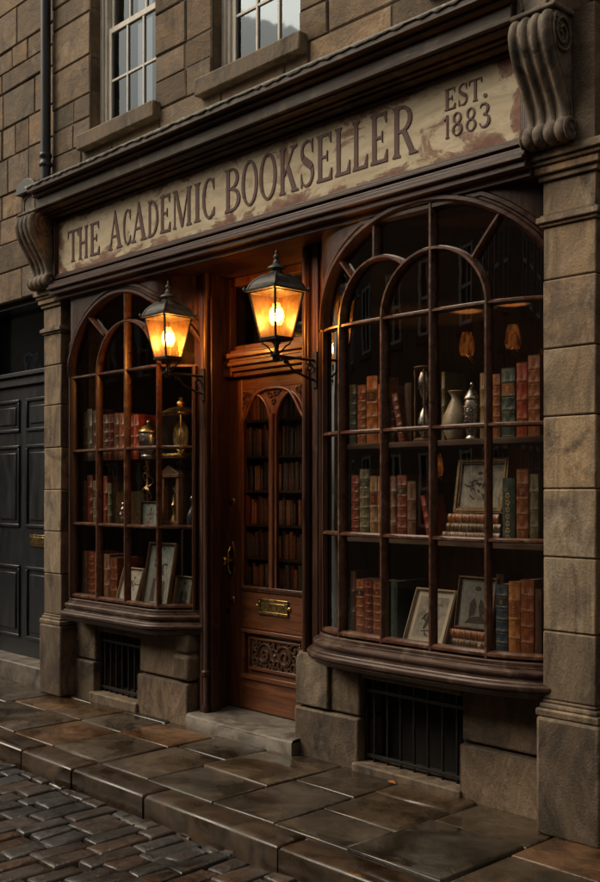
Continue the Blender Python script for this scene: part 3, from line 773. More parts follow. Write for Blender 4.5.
# big cusped arch over both lights
pth = [(LA[0] + .0, 2.08), (LA[0] + .012, 2.15), (LA[0] + .05, 2.2), (LA[0] + .1, 2.28), (LA[0] + .16, 2.345), (LA[0] + .24, 2.372), (LA[1] + .024, 2.377)]
pth = [tuple(p) for p in catmull(pth, 4)]; mid = (LA[1] + LB[0]) / 2
d.tube([(x, DY - .002, z) for x, z in pth], .013, 8); d.tube([(2 * mid - x, DY - .002, z) for x, z in pth], .013, 8)
part(d, "tracery", M['door_v'], door, smooth=60)
d = MB(); r = random.Random(21)                              # carved leafwork in the three spandrels
def curl(x, z, s, a0, flip, y=DY + .002, turns=1.6, rr=.006):
    P = []
    for i in range(16):
        t = i / 15; a = a0 + flip * t * turns * 2 * PI * .62; q = s * (1 - t) ** .8 + .003
        P.append((x + q * math.cos(a), y, z + q * math.sin(a)))
    d.tube(P, rr, 6, [rr * (1 - .5 * i / 15) for i in range(16)])
for n_, (x, z, s) in enumerate(((LA[0] + .03, 2.31, .026), (LA[0] + .075, 2.345, .02), (LA[0] + .025, 2.25, .018), (LA[0] + .03, 2.36, .017), (mid - .03, 2.335, .022), (mid + .03, 2.335, .022), (mid, 2.29, .02), (mid - .06, 2.357, .014), (mid + .06, 2.357, .014),
                (LB[1] - .03, 2.31, .026), (LB[1] - .075, 2.345, .02), (LB[1] - .025, 2.25, .018), (LB[1] - .03, 2.36, .017))):
    if n_ in (4, 9): part(d, "spandrel_carving", M['door_carved'], door, smooth=60); d = MB()
    for k in range(2): curl(x, z, s, r.uniform(0, 6.28), r.choice((-1, 1)), rr=.005)
part(d, "spandrel_carving", M['door_carved'], door, smooth=60)
d = MB(); d.add([(LA[0] - .01, DY + .03, ZB - .03), (LB[1] + .01, DY + .03, ZB - .03), (LB[1] + .01, DY + .03, topz), (LA[0] - .01, DY + .03, topz)], [(0, 1, 2, 3)])
part(d, "glass", M['thin_glass'], door)
d = MB(); d.box(LA[0] - .01, LB[1] + .01, DY - .02, DY + .002, ZB - .03, ZB - .008); d.box(LA[0] - .005, LB[1] + .005, DY - .012, DY + .002, ZB - .044, ZB - .03)
part(d, "ledge", M['bar'], door, bevel=.004)
# lower panel: ledges, sunk field, carved scrolls
PX0, PX1, PZ0, PZ1 = LA[0], LB[1], .335, .685
d = MB(); d.box(PX0, PX1, DY + .03, DY + .042, PZ0, PZ1)
for a, b_, c, e, y in ((PX0, PX1, PZ1 - .028, PZ1, -.016), (PX0, PX1, PZ0 - .005, PZ0 + .03, -.016), (PX0 + .0, PX0 + .028, PZ0 + .03, PZ1 - .028, -.008), (PX1 - .028, PX1, PZ0 + .03, PZ1 - .028, -.008)):
    d.box(a, b_, DY + y, DY + .03, c, e)
i_ = .055
for a, b_, c, e in ((PX0 + i_, PX1 - i_, PZ1 - i_ - .018, PZ1 - i_), (PX0 + i_, PX1 - i_, PZ0 + i_ + .005, PZ0 + i_ + .03), (PX0 + i_, PX0 + i_ + .018, PZ0 + i_ + .03, PZ1 - i_ - .018), (PX1 - i_ - .018, PX1 - i_, PZ0 + i_ + .03, PZ1 - i_ - .018)):
    d.box(a, b_, DY + .008, DY + .03, c, e)
part(d, "panel", M['door_h'], door, bevel=.004)
d = MB(); d.box(PX0 + .075, PX1 - .075, DY + .022, DY + .031, PZ0 + .085, PZ1 - .073)
cz = .515; cx = (PX0 + PX1) / 2; yy = DY + .018
for sx in (-1, 1):
    for (ox, oz, s, a0, fl_, tt) in ((.105, 0, .078, 2.6, -1, 3.0), (.105, .0, .046, -.6, -1, 2.4), (.2, .06, .034, 1.2, 1, 2.2), (.2, -.06, .034, -1.2, -1, 2.2), (.03, .06, .03, 2, 1, 2.0), (.03, -.055, .03, -2, -1, 2.0), (.2, 0, .024, 0, 1, 1.8), (.155, .085, .022, 0, 1, 1.8), (.155, -.08, .022, 0, -1, 1.8), (.06, .088, .018, 1, 1, 1.6), (.06, -.084, .018, 1, -1, 1.6)):
        P = []
        for i in range(26):
            t = i / 25; a = a0 + fl_ * t * tt * PI; q = s * (1 - t) ** .75 + .004
            P.append((cx + sx * (ox + q * math.cos(a)), yy, cz + oz + q * math.sin(a)))
        d.tube(P, .008, 6, [.0095 * (1 - .5 * i / 25) for i in range(26)])
d.lathe([(.0, 0), (.012, .004), (.016, .012), (.0, .022)], n=12, M=Matrix.Translation((cx, yy + .012, cz)) @ Matrix.Rotation(PI / 2, 4, 'X'))
part(d, "carved_panel", M['door_carved'], door, smooth=60)
# brass
def rosette(m_, x, z, r0, y=DY):
    m_.lathe([(r0, 0), (r0, .004), (r0 * .8, .009), (r0 * .45, .01), (r0 * .4, .016), (0, .018)], n=18, M=Matrix.Translation((x, y, z)) @ Matrix.Rotation(PI / 2, 4, 'X'))
d = MB()
for z in (1.59, .88):
    d = MB(); rosette(d, -5.672, z, .028); part(d, "keyhole_cover", M['brass'], door, smooth=50)
d = MB(); n = 24; pl = []
for i in range(n):
    a = 2 * PI * i / n; pl.append((-5.668 + .026 * math.cos(a) * (1 + .25 * math.cos(2 * a)), 1.165 + .135 * math.sin(a)))
d.prism(pl, lambda u, v, q: (u, q, v), DY - .009, DY); d.tube([(-5.668, DY - .022, 1.07), (-5.668, DY - .042, 1.1), (-5.668, DY - .046, 1.165), (-5.668, DY - .042, 1.23), (-5.668, DY - .02, 1.26)], .011, 8)
part(d, "handle", M['brass'], door, bevel=.002, smooth=60)
d = MB(); d.lathe([(.014, 0), (.012, .03), (.016, .04), (.036, .05), (.04, .066), (.03, .082), (0, .088)], n=20, M=Matrix.Translation((-5.7, DY, 1.16)) @ Matrix.Rotation(PI / 2, 4, 'X'))
part(d, "knob", M['brass'], door, smooth=60)
d = MB(); X0, X1, Z0, Z1 = -5.385, -5.075, .803, .912
d.box(X0, X1, DY - .004, DY + .001, Z0, Z1)
for a, b_, c, e in ((X0, X1, Z1 - .02, Z1), (X0, X1, Z0, Z0 + .02), (X0, X0 + .028, Z0 + .02, Z1 - .02), (X1 - .028, X1, Z0 + .02, Z1 - .02)): d.box(a, b_, DY - .014, DY - .004, c, e)
d.box(X0 + .034, X1 - .034, DY - .01, DY - .004, Z0 + .026, Z1 - .026)
for xx in (X0 - .008, X1 + .008): rosette(d, xx, (Z0 + Z1) / 2, .016)
part(d, "letterbox", M['brass'], door, bevel=.003)
# frame round the door, transom beam and the light above
df = part_empty("door_frame", (0, 0, 0))
b = MB(); b.box(-5.83, DX0 - .003, .445, .56, .1, 3.19); b.box(DX1 + .003, -4.60, .44, .56, .1, 3.19); part(b, "jamb", M['door_v'], df, bevel=.005)
b = MB(); X = (-5.60, -4.60)
for z0, z1, y in ((2.475, 2.51, .43), (2.51, 2.545, .40), (2.545, 2.575, .37), (2.575, 2.6, .385), (2.6, 2.635, .36), (2.635, 2.66, .4)): b.box(*X, y, .55, z0, z1)
b.box(-5.69, -5.60, .41, .55, 2.477, 2.655)
part(b, "transom_beam", M['door_h'], df, bevel=.006)
b = MB(); b.box(-5.735, -5.665, .45, .51, 2.66, 3.19); b.box(-4.70, -4.61, .45, .51, 2.66, 3.19); b.box(-5.665, -4.70, .452, .508, 2.66, 2.70); b.box(-5.665, -4.70, .452, .508, 3.13, 3.19)
part(b, "transom_window_frame", M['door_v'], df, bevel=.006)
b = MB(); b.add([(-5.68, .485, 2.68), (-4.69, .485, 2.68), (-4.69, .485, 3.15), (-5.68, .485, 3.15)], [(0, 1, 2, 3)]); part(b, "transom_window_glass", M['glass'], df)

# ------------------------------------------------------------------ inside of the shop
RX0, RX1, RY1 = -9.2, -2.45, 3.4
b = MB(); b.box(RX0, RX1, .62, RY1, .03, .08); part(b, "interior_floor", M['carpet'])
b = MB(); b.box(RX0, RX1, .62, RY1, 3.22, 3.27); part(b, "interior_ceiling", M['interior_wall'])
b = MB(); b.box(RX0, RX1, RY1, RY1 + .1, 0, 3.3); b.box(RX0 - .1, RX0, .3, RY1, 0, 3.3); b.box(RX1, RX1 + .1, .3, RY1, 0, 3.3); b.box(RX0, -7.62, .5, .62, 0, 3.3)
part(b, "interior_wall", M['interior_wall'])
b = MB(); b.box(-7.6, -7.15, .205, .8, .775, .812); part(b, "display_floor", M['interior_wood'])
b = MB(); b.box(-7.3, -5.78, .62, .66, .1, .78); b.box(-4.6, -2.5, .62, .66, .1, .78); b.box(WX0, WX1, .3, 3.5, 3.3, 3.34); part(b, "stall_board", M['interior_wall'])

# ------------------------------------------------------------------ neighbour house with its dark door
nb = empty("neighbour_house", (-8.5, .2, 0)); tag(nb, "adjoining stone house with blue-black panelled door beyond the drainpipe", "building")
def npart(mb_, name, mat, parent=None, **k):
    o = mb_.build(name, mat, None, **k); o.parent = parent or nb
    if parent is None: o.matrix_parent_inverse = Matrix.Translation((8.5, -.2, 0))
    return o
HOLE = [(-9.2, -7.72, -.1, 3.42)]
b = MB(); ashlar(b, -13, -7.60, 0, 7.6, .19, .24, HOLE, 31); npart(b, "wall", M['ashlar'], smooth=40)
b = MB(); cut_box(b, -13, -7.6, 0, 0, 0, 7.6, HOLE, lambda a, c, z0, z1: b.box(a, c, .205, .62, z0, z1)); npart(b, "wall_core", M['mortar'])
b = MB(); b.box(-9.2, -9.1, .26, .5, .13, 3.42); b.box(-7.82, -7.72, .26, .5, .13, 3.42); b.box(-9.1, -7.82, .26, .5, 3.32, 3.42); b.box(-9.1, -7.82, .3, .5, 2.62, 2.7); b.box(-9.1, -7.82, .27, .5, 2.7, 2.74)
npart(b, "door_frame", M['neighbour_frame'], bevel=.006)
b = MB(); b.add([(-9.1, .4, 2.74), (-7.82, .4, 2.74), (-7.82, .4, 3.32), (-9.1, .4, 3.32)], [(0, 1, 2, 3)]); npart(b, "fanlight_glass", M['sash_glass'])
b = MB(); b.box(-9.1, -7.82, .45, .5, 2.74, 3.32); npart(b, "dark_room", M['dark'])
nd_ = empty("door"); nd_.parent = nb; nd_.matrix_parent_inverse = Matrix.Translation((8.5, -.2, 0))
b = MB(); b.box(-9.1, -7.82, .335, .39, .16, 2.62)
for xa, xb in ((-8.98, -8.53), (-8.41, -7.96)):
    for z0, z1 in ((.32, .98), (1.33, 2.08), (2.2, 2.5)):
        for a, c, e, g_ in ((xa, xb, z1 - .03, z1), (xa, xb, z0, z0 + .03), (xa, xa + .03, z0 + .03, z1 - .03), (xb - .03, xb, z0 + .03, z1 - .03)): b.box(a, c, .318, .336, e, g_)
        b.box(xa + .07, xb - .07, .322, .336, z0 + .07, z1 - .07)
npart(b, "door_leaf", M['blue_black'], nd_, bevel=.007)
b = MB(); b.box(-8.33, -8.05, .322, .336, 1.165, 1.27); b.box(-8.31, -8.07, .316, .322, 1.185, 1.25); npart(b, "letterbox", M['brass'], nd_, bevel=.004)
b = MB(); b.box(-9.3, -7.62, .1, .5, -.02, .16); npart(b, "doorstep", M['step'], bevel=.012)

# drainpipe
dp = empty("drainpipe", (-7.7, .1, 4.1)); tag(dp, "black cast iron drainpipe running down the stone wall above the console", "drainpipe")
def tpart(root, mb_, name, mat, parent=None, **k):
    o = mb_.build(name, mat, None, **k); o.parent = parent or root
    if parent is None: o.matrix_parent_inverse = Matrix.Translation(-root.location)
    return o
b = MB(); b.lathe([(.043, 0), (.043, 3.6)], (-7.66, .1, 4.2), 16); b.tube([(-7.66, .1, 4.22), (-7.66, .1, 4.12), (-7.65, .06, 4.05)], .043, 12); tpart(dp, b, "pipe", M['pipe'], smooth=50)
b = MB(); b.lathe([(.05, 0), (.056, .01), (.056, .03), (.046, .04), (.046, .07), (.054, .08), (.054, .1), (.05, .11)], (-7.66, .1, 4.38), 16); tpart(dp, b, "collar", M['pipe'], smooth=50)
b = MB(); b.box(-7.74, -7.58, .14, .19, 6.2, 6.26); b.lathe([(.053, 0), (.053, .06)], (-7.66, .1, 6.2), 16); tpart(dp, b, "wall_bracket", M['pipe'])

# ------------------------------------------------------------------ sign with cut serif capitals
SX0, SX1, SZ0, SZ1 = -7.25, -2.865, 3.395, 3.815
sg = empty("shop_sign", ((SX0 + SX1) / 2, 0, SZ0)); tag(sg, "long cream signboard with peeling paint and dark serif capitals on the fascia", "sign")
b = MB(); hx, hz = (SX1 - SX0) / 2, (SZ1 - SZ0) / 2; b.box(-hx, hx, -.02, 0, -hz, hz)
o = b.build("board", sign_paint(hx, hz), None); o.parent = sg; o.location = (0, 0, hz)
b = MB(); w = .03
for i, (e, y) in enumerate(((0, -.035), (.02, -.05))):
    a0, a1, c0, c1 = SX0 - e, SX1 + e, SZ0 - e, SZ1 + e; t = .022
    b.box(a0 - t, a1 + t, y, 0, c1, c1 + t); b.box(a0 - t, a1 + t, y, 0, c0 - t, c0); b.box(a0 - t, a0, y, 0, c0, c1); b.box(a1, a1 + t, y, 0, c0, c1)
tpart(sg, b, "frame", M['wood_h'], bevel=.005)

def stroke(P, W):
    """polygon of a pen stroke of varying width"""
    P = [Vector(p) for p in P]; l, r = [], []
    for i, p in enumerate(P):
        t = (P[min(i + 1, len(P) - 1)] - P[max(i - 1, 0)]).normalized(); n = Vector((-t.y, t.x)); w = W(i / (len(P) - 1)) if callable(W) else W
        l.append(tuple(p + n * w / 2)); r.append(tuple(p - n * w / 2))
    return [(l[i], l[i + 1], r[i + 1], r[i]) for i in range(len(P) - 1)]
TK, TN, SF = .175, .062, .075
def stem(x, w=TK, z0=0, z1=1, bot=True, top=True):
    q = [[(x, z0), (x + w, z0), (x + w, z1), (x, z1)]]
    if bot: q.append([(x - SF, z0), (x + w + SF, z0), (x + w + SF, z0 + .028), (x + w, z0 + .085), (x, z0 + .085), (x - SF, z0 + .028)])
    if top: q.append([(x - SF, z1), (x - SF, z1 - .028), (x, z1 - .085), (x + w, z1 - .085), (x + w + SF, z1 - .028), (x + w + SF, z1)])
    return q
def arcp(cx, cz, a, b, t0, t1, n=18): return [(cx + a * math.cos(rad(t0 + (t1 - t0) * i / n)), cz + b * math.sin(rad(t0 + (t1 - t0) * i / n))) for i in range(n + 1)]
def ring(cx, cz, a, b, t0, t1, thick=TK, thin=TN, n=26):
    out = []
    for i in range(n):
        q = []
        for k, inner in ((i, 0), (i + 1, 0), (i + 1, 1), (i, 1)):
            t = rad(t0 + (t1 - t0) * k / n)
            aa, bb = (a - thick * inner, b - thin * inner); q.append((cx + aa * math.cos(t), cz + bb * math.sin(t)))
        out.append(q)
    return out
def glyph(ch):
    if ch == 'T': return stem(.37) + [[(0, .935), (.92, .935), (.92, 1), (0, 1)], [(0, .76), (.03, .76), (.1, .937), (0, .937)], [(.92, .76), (.89, .76), (.82, .937), (.92, .937)]], .92
    if ch == 'H': return stem(.08) + stem(.66) + [[(.25, .475), (.67, .475), (.67, .535), (.25, .535)]], .99
    if ch == 'I': return stem(.08), .33
    if ch == 'E': return stem(.08) + [[(.2, .935), (.68, .935), (.68, 1), (.2, 1)], [(.68, .77), (.65, .77), (.56, .937), (.68, .937)], [(.2, .485), (.52, .485), (.52, .54), (.2, .54)], [(.52, .4), (.49, .4), (.46, .51), (.49, .63), (.52, .63)], [(.2, 0), (.72, 0), (.72, .065), (.2, .065)], [(.72, .24), (.69, .24), (.58, .063), (.72, .063)]], .76
    if ch == 'L': return stem(.08) + [[(.2, 0), (.7, 0), (.7, .065), (.2, .065)], [(.7, .27), (.67, .27), (.55, .063), (.7, .063)]], .74
    if ch == 'A': return [[(.1, .03), (.17, .03), (.53, .97), (.48, 1.03), (.45, .98)], [(.45, 1.03), (.53, 1.05), (.93, .03), (.73, .03), (.42, .88)], [(.24, .32), (.64, .32), (.64, .38), (.26, .38)],
                          [(0, 0), (.3, 0), (.3, .03), (.17, .09), (.1, .09), (0, .03)], [(.62, 0), (1.02, 0), (1.02, .03), (.91, .09), (.72, .09), (.62, .03)]], 1.02
    if ch == 'C': return ring(.5, .5, .48, .52, 48, 312) + [[(.78, .98), (.83, .98), (.83, .68), (.8, .68), (.73, .8), (.76, .9)], [(.78, .02), (.84, .05), (.85, .25), (.82, .25), (.74, .17)]], .88
    if ch == 'D': return stem(.08, bot=True) + ring(.32, .5, .6, .5, 90, -90) + [[(.2, .938), (.34, .938), (.34, 1), (.2, 1)], [(.2, 0), (.34, 0), (.34, .062), (.2, .062)]], .94
    if ch == 'M': return stem(.1, .075) + stem(1.0, TK) + [[(.13, 1), (.3, 1), (.7, .12), (.64, 0), (.58, 0)], [(.62, 0), (.68, .0), (1.06, .97), (1.02, 1)], [(.0, 1), (.3, 1), (.26, .93), (.06, .97)]], 1.27
    if ch == 'B': return stem(.08) + ring(.36, .755, .38, .245, 90, -90, .15, .058) + ring(.36, .27, .46, .27, 90, -90, .17, .06) + [[(.2, .942), (.38, .942), (.38, 1), (.2, 1)], [(.2, .5), (.38, .5), (.38, .553), (.2, .553)], [(.2, 0), (.38, 0), (.38, .06), (.2, .06)]], .86
    if ch == 'O': return ring(.5, .5, .5, .52, 0, 360, n=40), 1.0
    if ch == 'K': return stem(.08) + [[(.24, .4), (.3, .4), (.78, .95), (.7, .97)], [(.36, .55), (.5, .63), (.9, .03), (.68, .03)], [(.58, 1), (.92, 1), (.92, .972), (.8, .92), (.7, .92), (.58, .972)], [(.62, 0), (.99, 0), (.99, .03), (.86, .09), (.72, .09), (.62, .03)]], .98
    if ch == 'S':
        P = catmull([(.6, .8), (.53, .92), (.36, .975), (.17, .91), (.1, .76), (.18, .61), (.36, .51), (.54, .41), (.6, .24), (.5, .08), (.32, .025), (.15, .08), (.07, .22)], 5)
        W = lambda t: .05 + .135 * math.exp(-((t - .5) / .2) ** 2)
        return stroke(P, W) + [[(.57, 1.0), (.62, 1.0), (.62, .7), (.59, .7), (.54, .84)], [(.05, 0), (.1, 0), (.13, .14), (.08, .31), (.05, .31)]], .68
    if ch == 'R': return stem(.08) + ring(.36, .735, .42, .265, 90, -90, .16, .06) + [[(.2, .94), (.38, .94), (.38, 1), (.2, 1)], [(.2, .47), (.42, .47), (.42, .525), (.2, .525)], [(.36, .49), (.54, .52), (.9, .03), (.7, .03)], [(.66, 0), (1.0, 0), (1.0, .03), (.9, .07), (.66, .05)]], .98
    if ch == '.': return [arcp(.1, .1, .1, .1, 0, 360, 14)[:-1]], .2
    if ch == '1': return stem(.22, .15, top=False) + [[(.02, .8), (.04, .77), (.22, .85), (.22, 1), (.3, 1)]], .5
    if ch == '8': return ring(.36, .75, .28, .25, 0, 360, .12, .055, 28) + ring(.36, .265, .34, .265, 0, 360, .13, .055, 28), .72
    if ch == '3':
        P = catmull([(.06, .84), (.14, .96), (.32, .97), (.47, .88), (.5, .74), (.4, .59), (.24, .53)], 5); Q = catmull([(.24, .53), (.44, .49), (.55, .36), (.55, .2), (.44, .06), (.26, .02), (.1, .08), (.04, .2)], 5)
        return stroke(P, lambda t: .05 + .1 * math.exp(-((t - .6) / .25) ** 2)) + stroke(Q, lambda t: .05 + .11 * math.exp(-((t - .42) / .25) ** 2)), .62
LET = [  # letter, left, right, baseline, cap height (metres on the board)
 ('T', -7.098, -6.942, 3.462, .25), ('H', -6.938, -6.795, 3.462, .25), ('E', -6.776, -6.635, 3.462, .25),
 ('A', -6.52, -6.335, 3.462, .272), ('C', -6.325, -6.222, 3.466, .255), ('A', -6.216, -6.025, 3.465, .272), ('D', -6.012, -5.883, 3.468, .26), ('E', -5.866, -5.735, 3.47, .262), ('M', -5.716, -5.5, 3.47, .262), ('I', -5.474, -5.406, 3.472, .262), ('C', -5.387, -5.25, 3.474, .262),
 ('B', -5.148, -4.985, 3.472, .28), ('O', -4.978, -4.822, 3.477, .28), ('O', -4.806, -4.646, 3.479, .282), ('K', -4.623, -4.452, 3.478, .28), ('S', -4.438, -4.315, 3.48, .28), ('E', -4.296, -4.16, 3.482, .278), ('L', -4.144, -4.015, 3.484, .278), ('L', -4.003, -3.88, 3.485, .278), ('E', -3.865, -3.73, 3.486, .278), ('R', -3.701, -3.525, 3.484, .278),
 ('E', -3.340, -3.265, 3.652, .112), ('S', -3.252, -3.19, 3.652, .112), ('T', -3.183, -3.101, 3.652, .112), ('.', -3.092, -3.076, 3.652, .112),
 ('1', -3.345, -3.305, 3.505, .122), ('8', -3.293, -3.222, 3.505, .122), ('8', -3.205, -3.135, 3.505, .122), ('3', -3.118, -3.052, 3.505, .122)]
b = MB()
for n_, (ch, x0, x1, z0, h) in enumerate(LET):
    if n_ in (3, 11, 21, 25): tpart(sg, b, "lettering", M['letter'], smooth=None); b = MB()
    polys, w = glyph(ch)
    kx = (x1 - x0) / w if ch != '.' else h
    for i, P in enumerate(polys):
        dd = -.0245 - .00018 * (i % 12)
        b.prism(P, lambda u, v, q: (x0 + u * kx, q, z0 + v * h), -.0195, dd)
tpart(sg, b, "lettering", M['letter'], smooth=None)

# ------------------------------------------------------------------ wall lanterns
def lantern(cx, cy, wall_y, label):
    root = empty("wall_lantern", (cx, wall_y, 2.4)); tag(root, label, "lantern", "lit lanterns on iron brackets beside the door")
    P = lambda mb_, n, m, parent=None, **k: tpart(root, mb_, n, m, parent, **k)
    zb, ze = 2.57, 2.845; rb, re = .066, .113      # half sides of the glass cage
    c4 = lambda r_, z, y=0: [(cx + sx * r_, cy + sy * r_, z) for sx, sy in ((-1, -1), (1, -1), (1, 1), (-1, 1))]
    lo, hi = c4(rb, zb), c4(re, ze)
    m_ = MB()
    for a, c in zip(lo, hi): m_.tube([a, c], .0075, 6)
    for k in range(4): m_.tube([hi[k], hi[(k + 1) % 4]], .008, 6); m_.tube([lo[k], lo[(k + 1) % 4]], .009, 6)
    P(m_, "cage", M['iron'], smooth=50)
    for k in range(4):
        m_ = MB(); a, c = lo[k], lo[(k + 1) % 4]; e, f = hi[(k + 1) % 4], hi[k]; m_.add([a, c, e, f], [(0, 1, 2, 3)]); P(m_, "pane", M['amber'])
    # roof: eaves, curved hips, ventilator, finial (square lathe = 4 sides)
    q = math.sqrt(2); m_ = MB()
    m_.lathe([(.105 * q, ze - .004), (.135 * q, ze + .0), (.137 * q, ze + .012), (.122 * q, ze + .02), (.112 * q, ze + .045), (.094 * q, ze + .07), (.07 * q, ze + .092), (.045 * q, ze + .106), (.03 * q, ze + .11)], (cx, cy, 0), 4, rot=PI / 4)
    for sx, sy in ((-1, -1), (1, -1), (1, 1), (-1, 1)):
        pr = [(.135, .008), (.122, .02), (.112, .045), (.094, .07), (.07, .092), (.045, .106)]
        m_.tube([(cx + sx * r_, cy + sy * r_, ze + z) for r_, z in pr], .006, 6)
        m_.lathe([(.004, 0), (.01, .006), (.007, .016), (.0, .022)], (cx + sx * .136, cy + sy * .136, ze + .01), 8)
    P(m_, "roof", M['lamp_roof'], smooth=45)
    m_ = MB(); m_.lathe([(.03, 0), (.042, .006), (.042, .014), (.034, .02), (.034, .026), (.056, .034), (.054, .042), (.03, .056), (.02, .064), (.022, .07), (.016, .08), (.01, .09), (.019, .102), (.017, .112), (.007, .122), (.01, .13), (.003, .145), (0, .15)], (cx, cy, ze + .105), 20)
    P(m_, "finial", M['lamp_roof'], smooth=50)
    m_ = MB(); m_.lathe([(.05 * q, 0), (.072 * q, .006), (.072 * q, .016), (.06 * q, .02)], (cx, cy, zb - .018), 4, rot=PI / 4)
    m_.lathe([(.012, -.125), (.022, -.12), (.026, -.105), (.016, -.095), (.02, -.08), (.02, -.07), (.014, -.06), (.016, -.03), (.03, -.012), (.03, 0)], (cx, cy, zb - .01), 14)
    for sx, sy in ((-1, -1), (1, -1), (1, 1), (-1, 1)):
        m_.tube([(cx + sx * .062, cy + sy * .062, zb - .012), (cx + sx * .058, cy + sy * .058, zb - .03), (cx + sx * .04, cy + sy * .04, zb - .045), (cx + sx * .022, cy + sy * .022, zb - .075), (cx + sx * .012, cy + sy * .012, zb - .085)], .005, 6)
    P(m_, "holder", M['iron'], smooth=50)
    # bracket: arm, wall plate, scrolls
    m_ = MB(); za = 2.468
    m_.tube([(cx, cy - .03, za), (cx, wall_y, za)], .009, 8); m_.lathe([(0, 0), (.014, .006), (.014, .018), (0, .024)], (cx, cy - .03, za - .012), 10)
    m_.box(cx - .02, cx + .02, wall_y - .012, wall_y, 2.30, 2.52)
    pth = catmull([(cy + .04, za - .005), (cy + .09, za - .03), (cy + .14, za - .075), (wall_y - .05, za - .115), (wall_y - .012, za - .12)], 6)
    m_.tube([(cx, p.x, p.y) for p in pth], .0075, 8)
    for oy, oz, s, a0, fl in ((wall_y - .052, za - .05, .036, -1.2, 1), (cy + .075, za - .022, .018, 0, -1)):
        m_.tube([(cx, oy + s * (1 - i / 24) ** .7 * math.cos(a0 + fl * i / 24 * 8), oz + s * (1 - i / 24) ** .7 * math.sin(a0 + fl * i / 24 * 8)) for i in range(24)], .006, 6)
    P(m_, "bracket", M['iron'], bevel=0, smooth=50)
    m_ = MB(); m_.lathe([(.0, 0), (.012, .01), (.02, .03), (.0215, .045), (.015, .065), (.006, .08), (0, .088)], (cx, cy, zb + .09), 14); P(m_, "flame", M['flame'], smooth=60)
    m_ = MB(); m_.grid([[(cx + q_ * math.cos(k * PI / 12), cy + q_ * math.sin(k * PI / 12), zb + dz) for k in range(25)] for q_, dz in ((.026, .075), (.04, .1), (.046, .13), (.04, .165), (.026, .19), (.02, .21))]); P(m_, "halo_shell", M['halo_shell'], smooth=80)  # added translucent shell, spreads the flame into a soft halo
    m_ = MB(); m_.lathe([(.008, 0), (.008, .085), (.014, .088), (.014, .096)], (cx, cy, zb), 10); P(m_, "burner", M['brass'], smooth=50)
lantern(-4.48, -.175, .15, "lit amber lantern nearer the big window, on an iron bracket hiding the transom")
lantern(-5.655, -.105, .20, "lit amber lantern hanging in front of the smaller window's arch")

# ------------------------------------------------------------------ display shelves
def shelf(x0, x1, y0, y1, z, label, brackets, outline=None):
    r = empty("display_shelf", (x0, y0, z)); tag(r, label, "shelf")
    b = MB()
    if outline: b.prism(outline, lambda u, v, d: (u, v, d), z - .026, z)
    else: b.box(x0, x1, y0, y1, z - .026, z); b.box(x0, x1, y0 - .008, y0, z - .03, z + .002); tpart(r, b, "board", M['interior_wood'], bevel=.003)
    for xx in brackets:
        b = MB(); b.tube([(xx, y1 - .01, z - .026), (xx, y1 - .01, .813)], .012, 8); tpart(r, b, "support", M['interior_wood'])
SA, SB, DK = 1.94, 1.395, .8135
shelf(-4.36, -2.62, .15, .56, SA, "upper wooden display shelf of the big window, under the hourglass", (-4.3, -3.43, -2.65))
shelf(-4.36, -2.62, .15, .54, SB, "lower wooden display shelf of the big window, under the gilt framed drawing", (-4.29, -3.42, -2.66))
LA_, LB_ = 1.90, 1.385
shelf(-7.58, -5.86, .205, .56, LA_, "upper wooden display shelf of the smaller window, under the glass case", (-7.5, -6.34, -5.9), [(-7.12, .085), (-5.955, .085), (-5.80, .27), (-5.80, .56), (-7.58, .56), (-7.58, .205), (-7.12, .205)])
shelf(-7.58, -5.86, .205, .54, LB_, "lower wooden display shelf of the smaller window, under the mantel clock", (-7.49, -6.33, -5.91), [(-7.12, .085), (-5.955, .085), (-5.80, .27), (-5.80, .54), (-7.58, .54), (-7.58, .205), (-7.12, .205)])

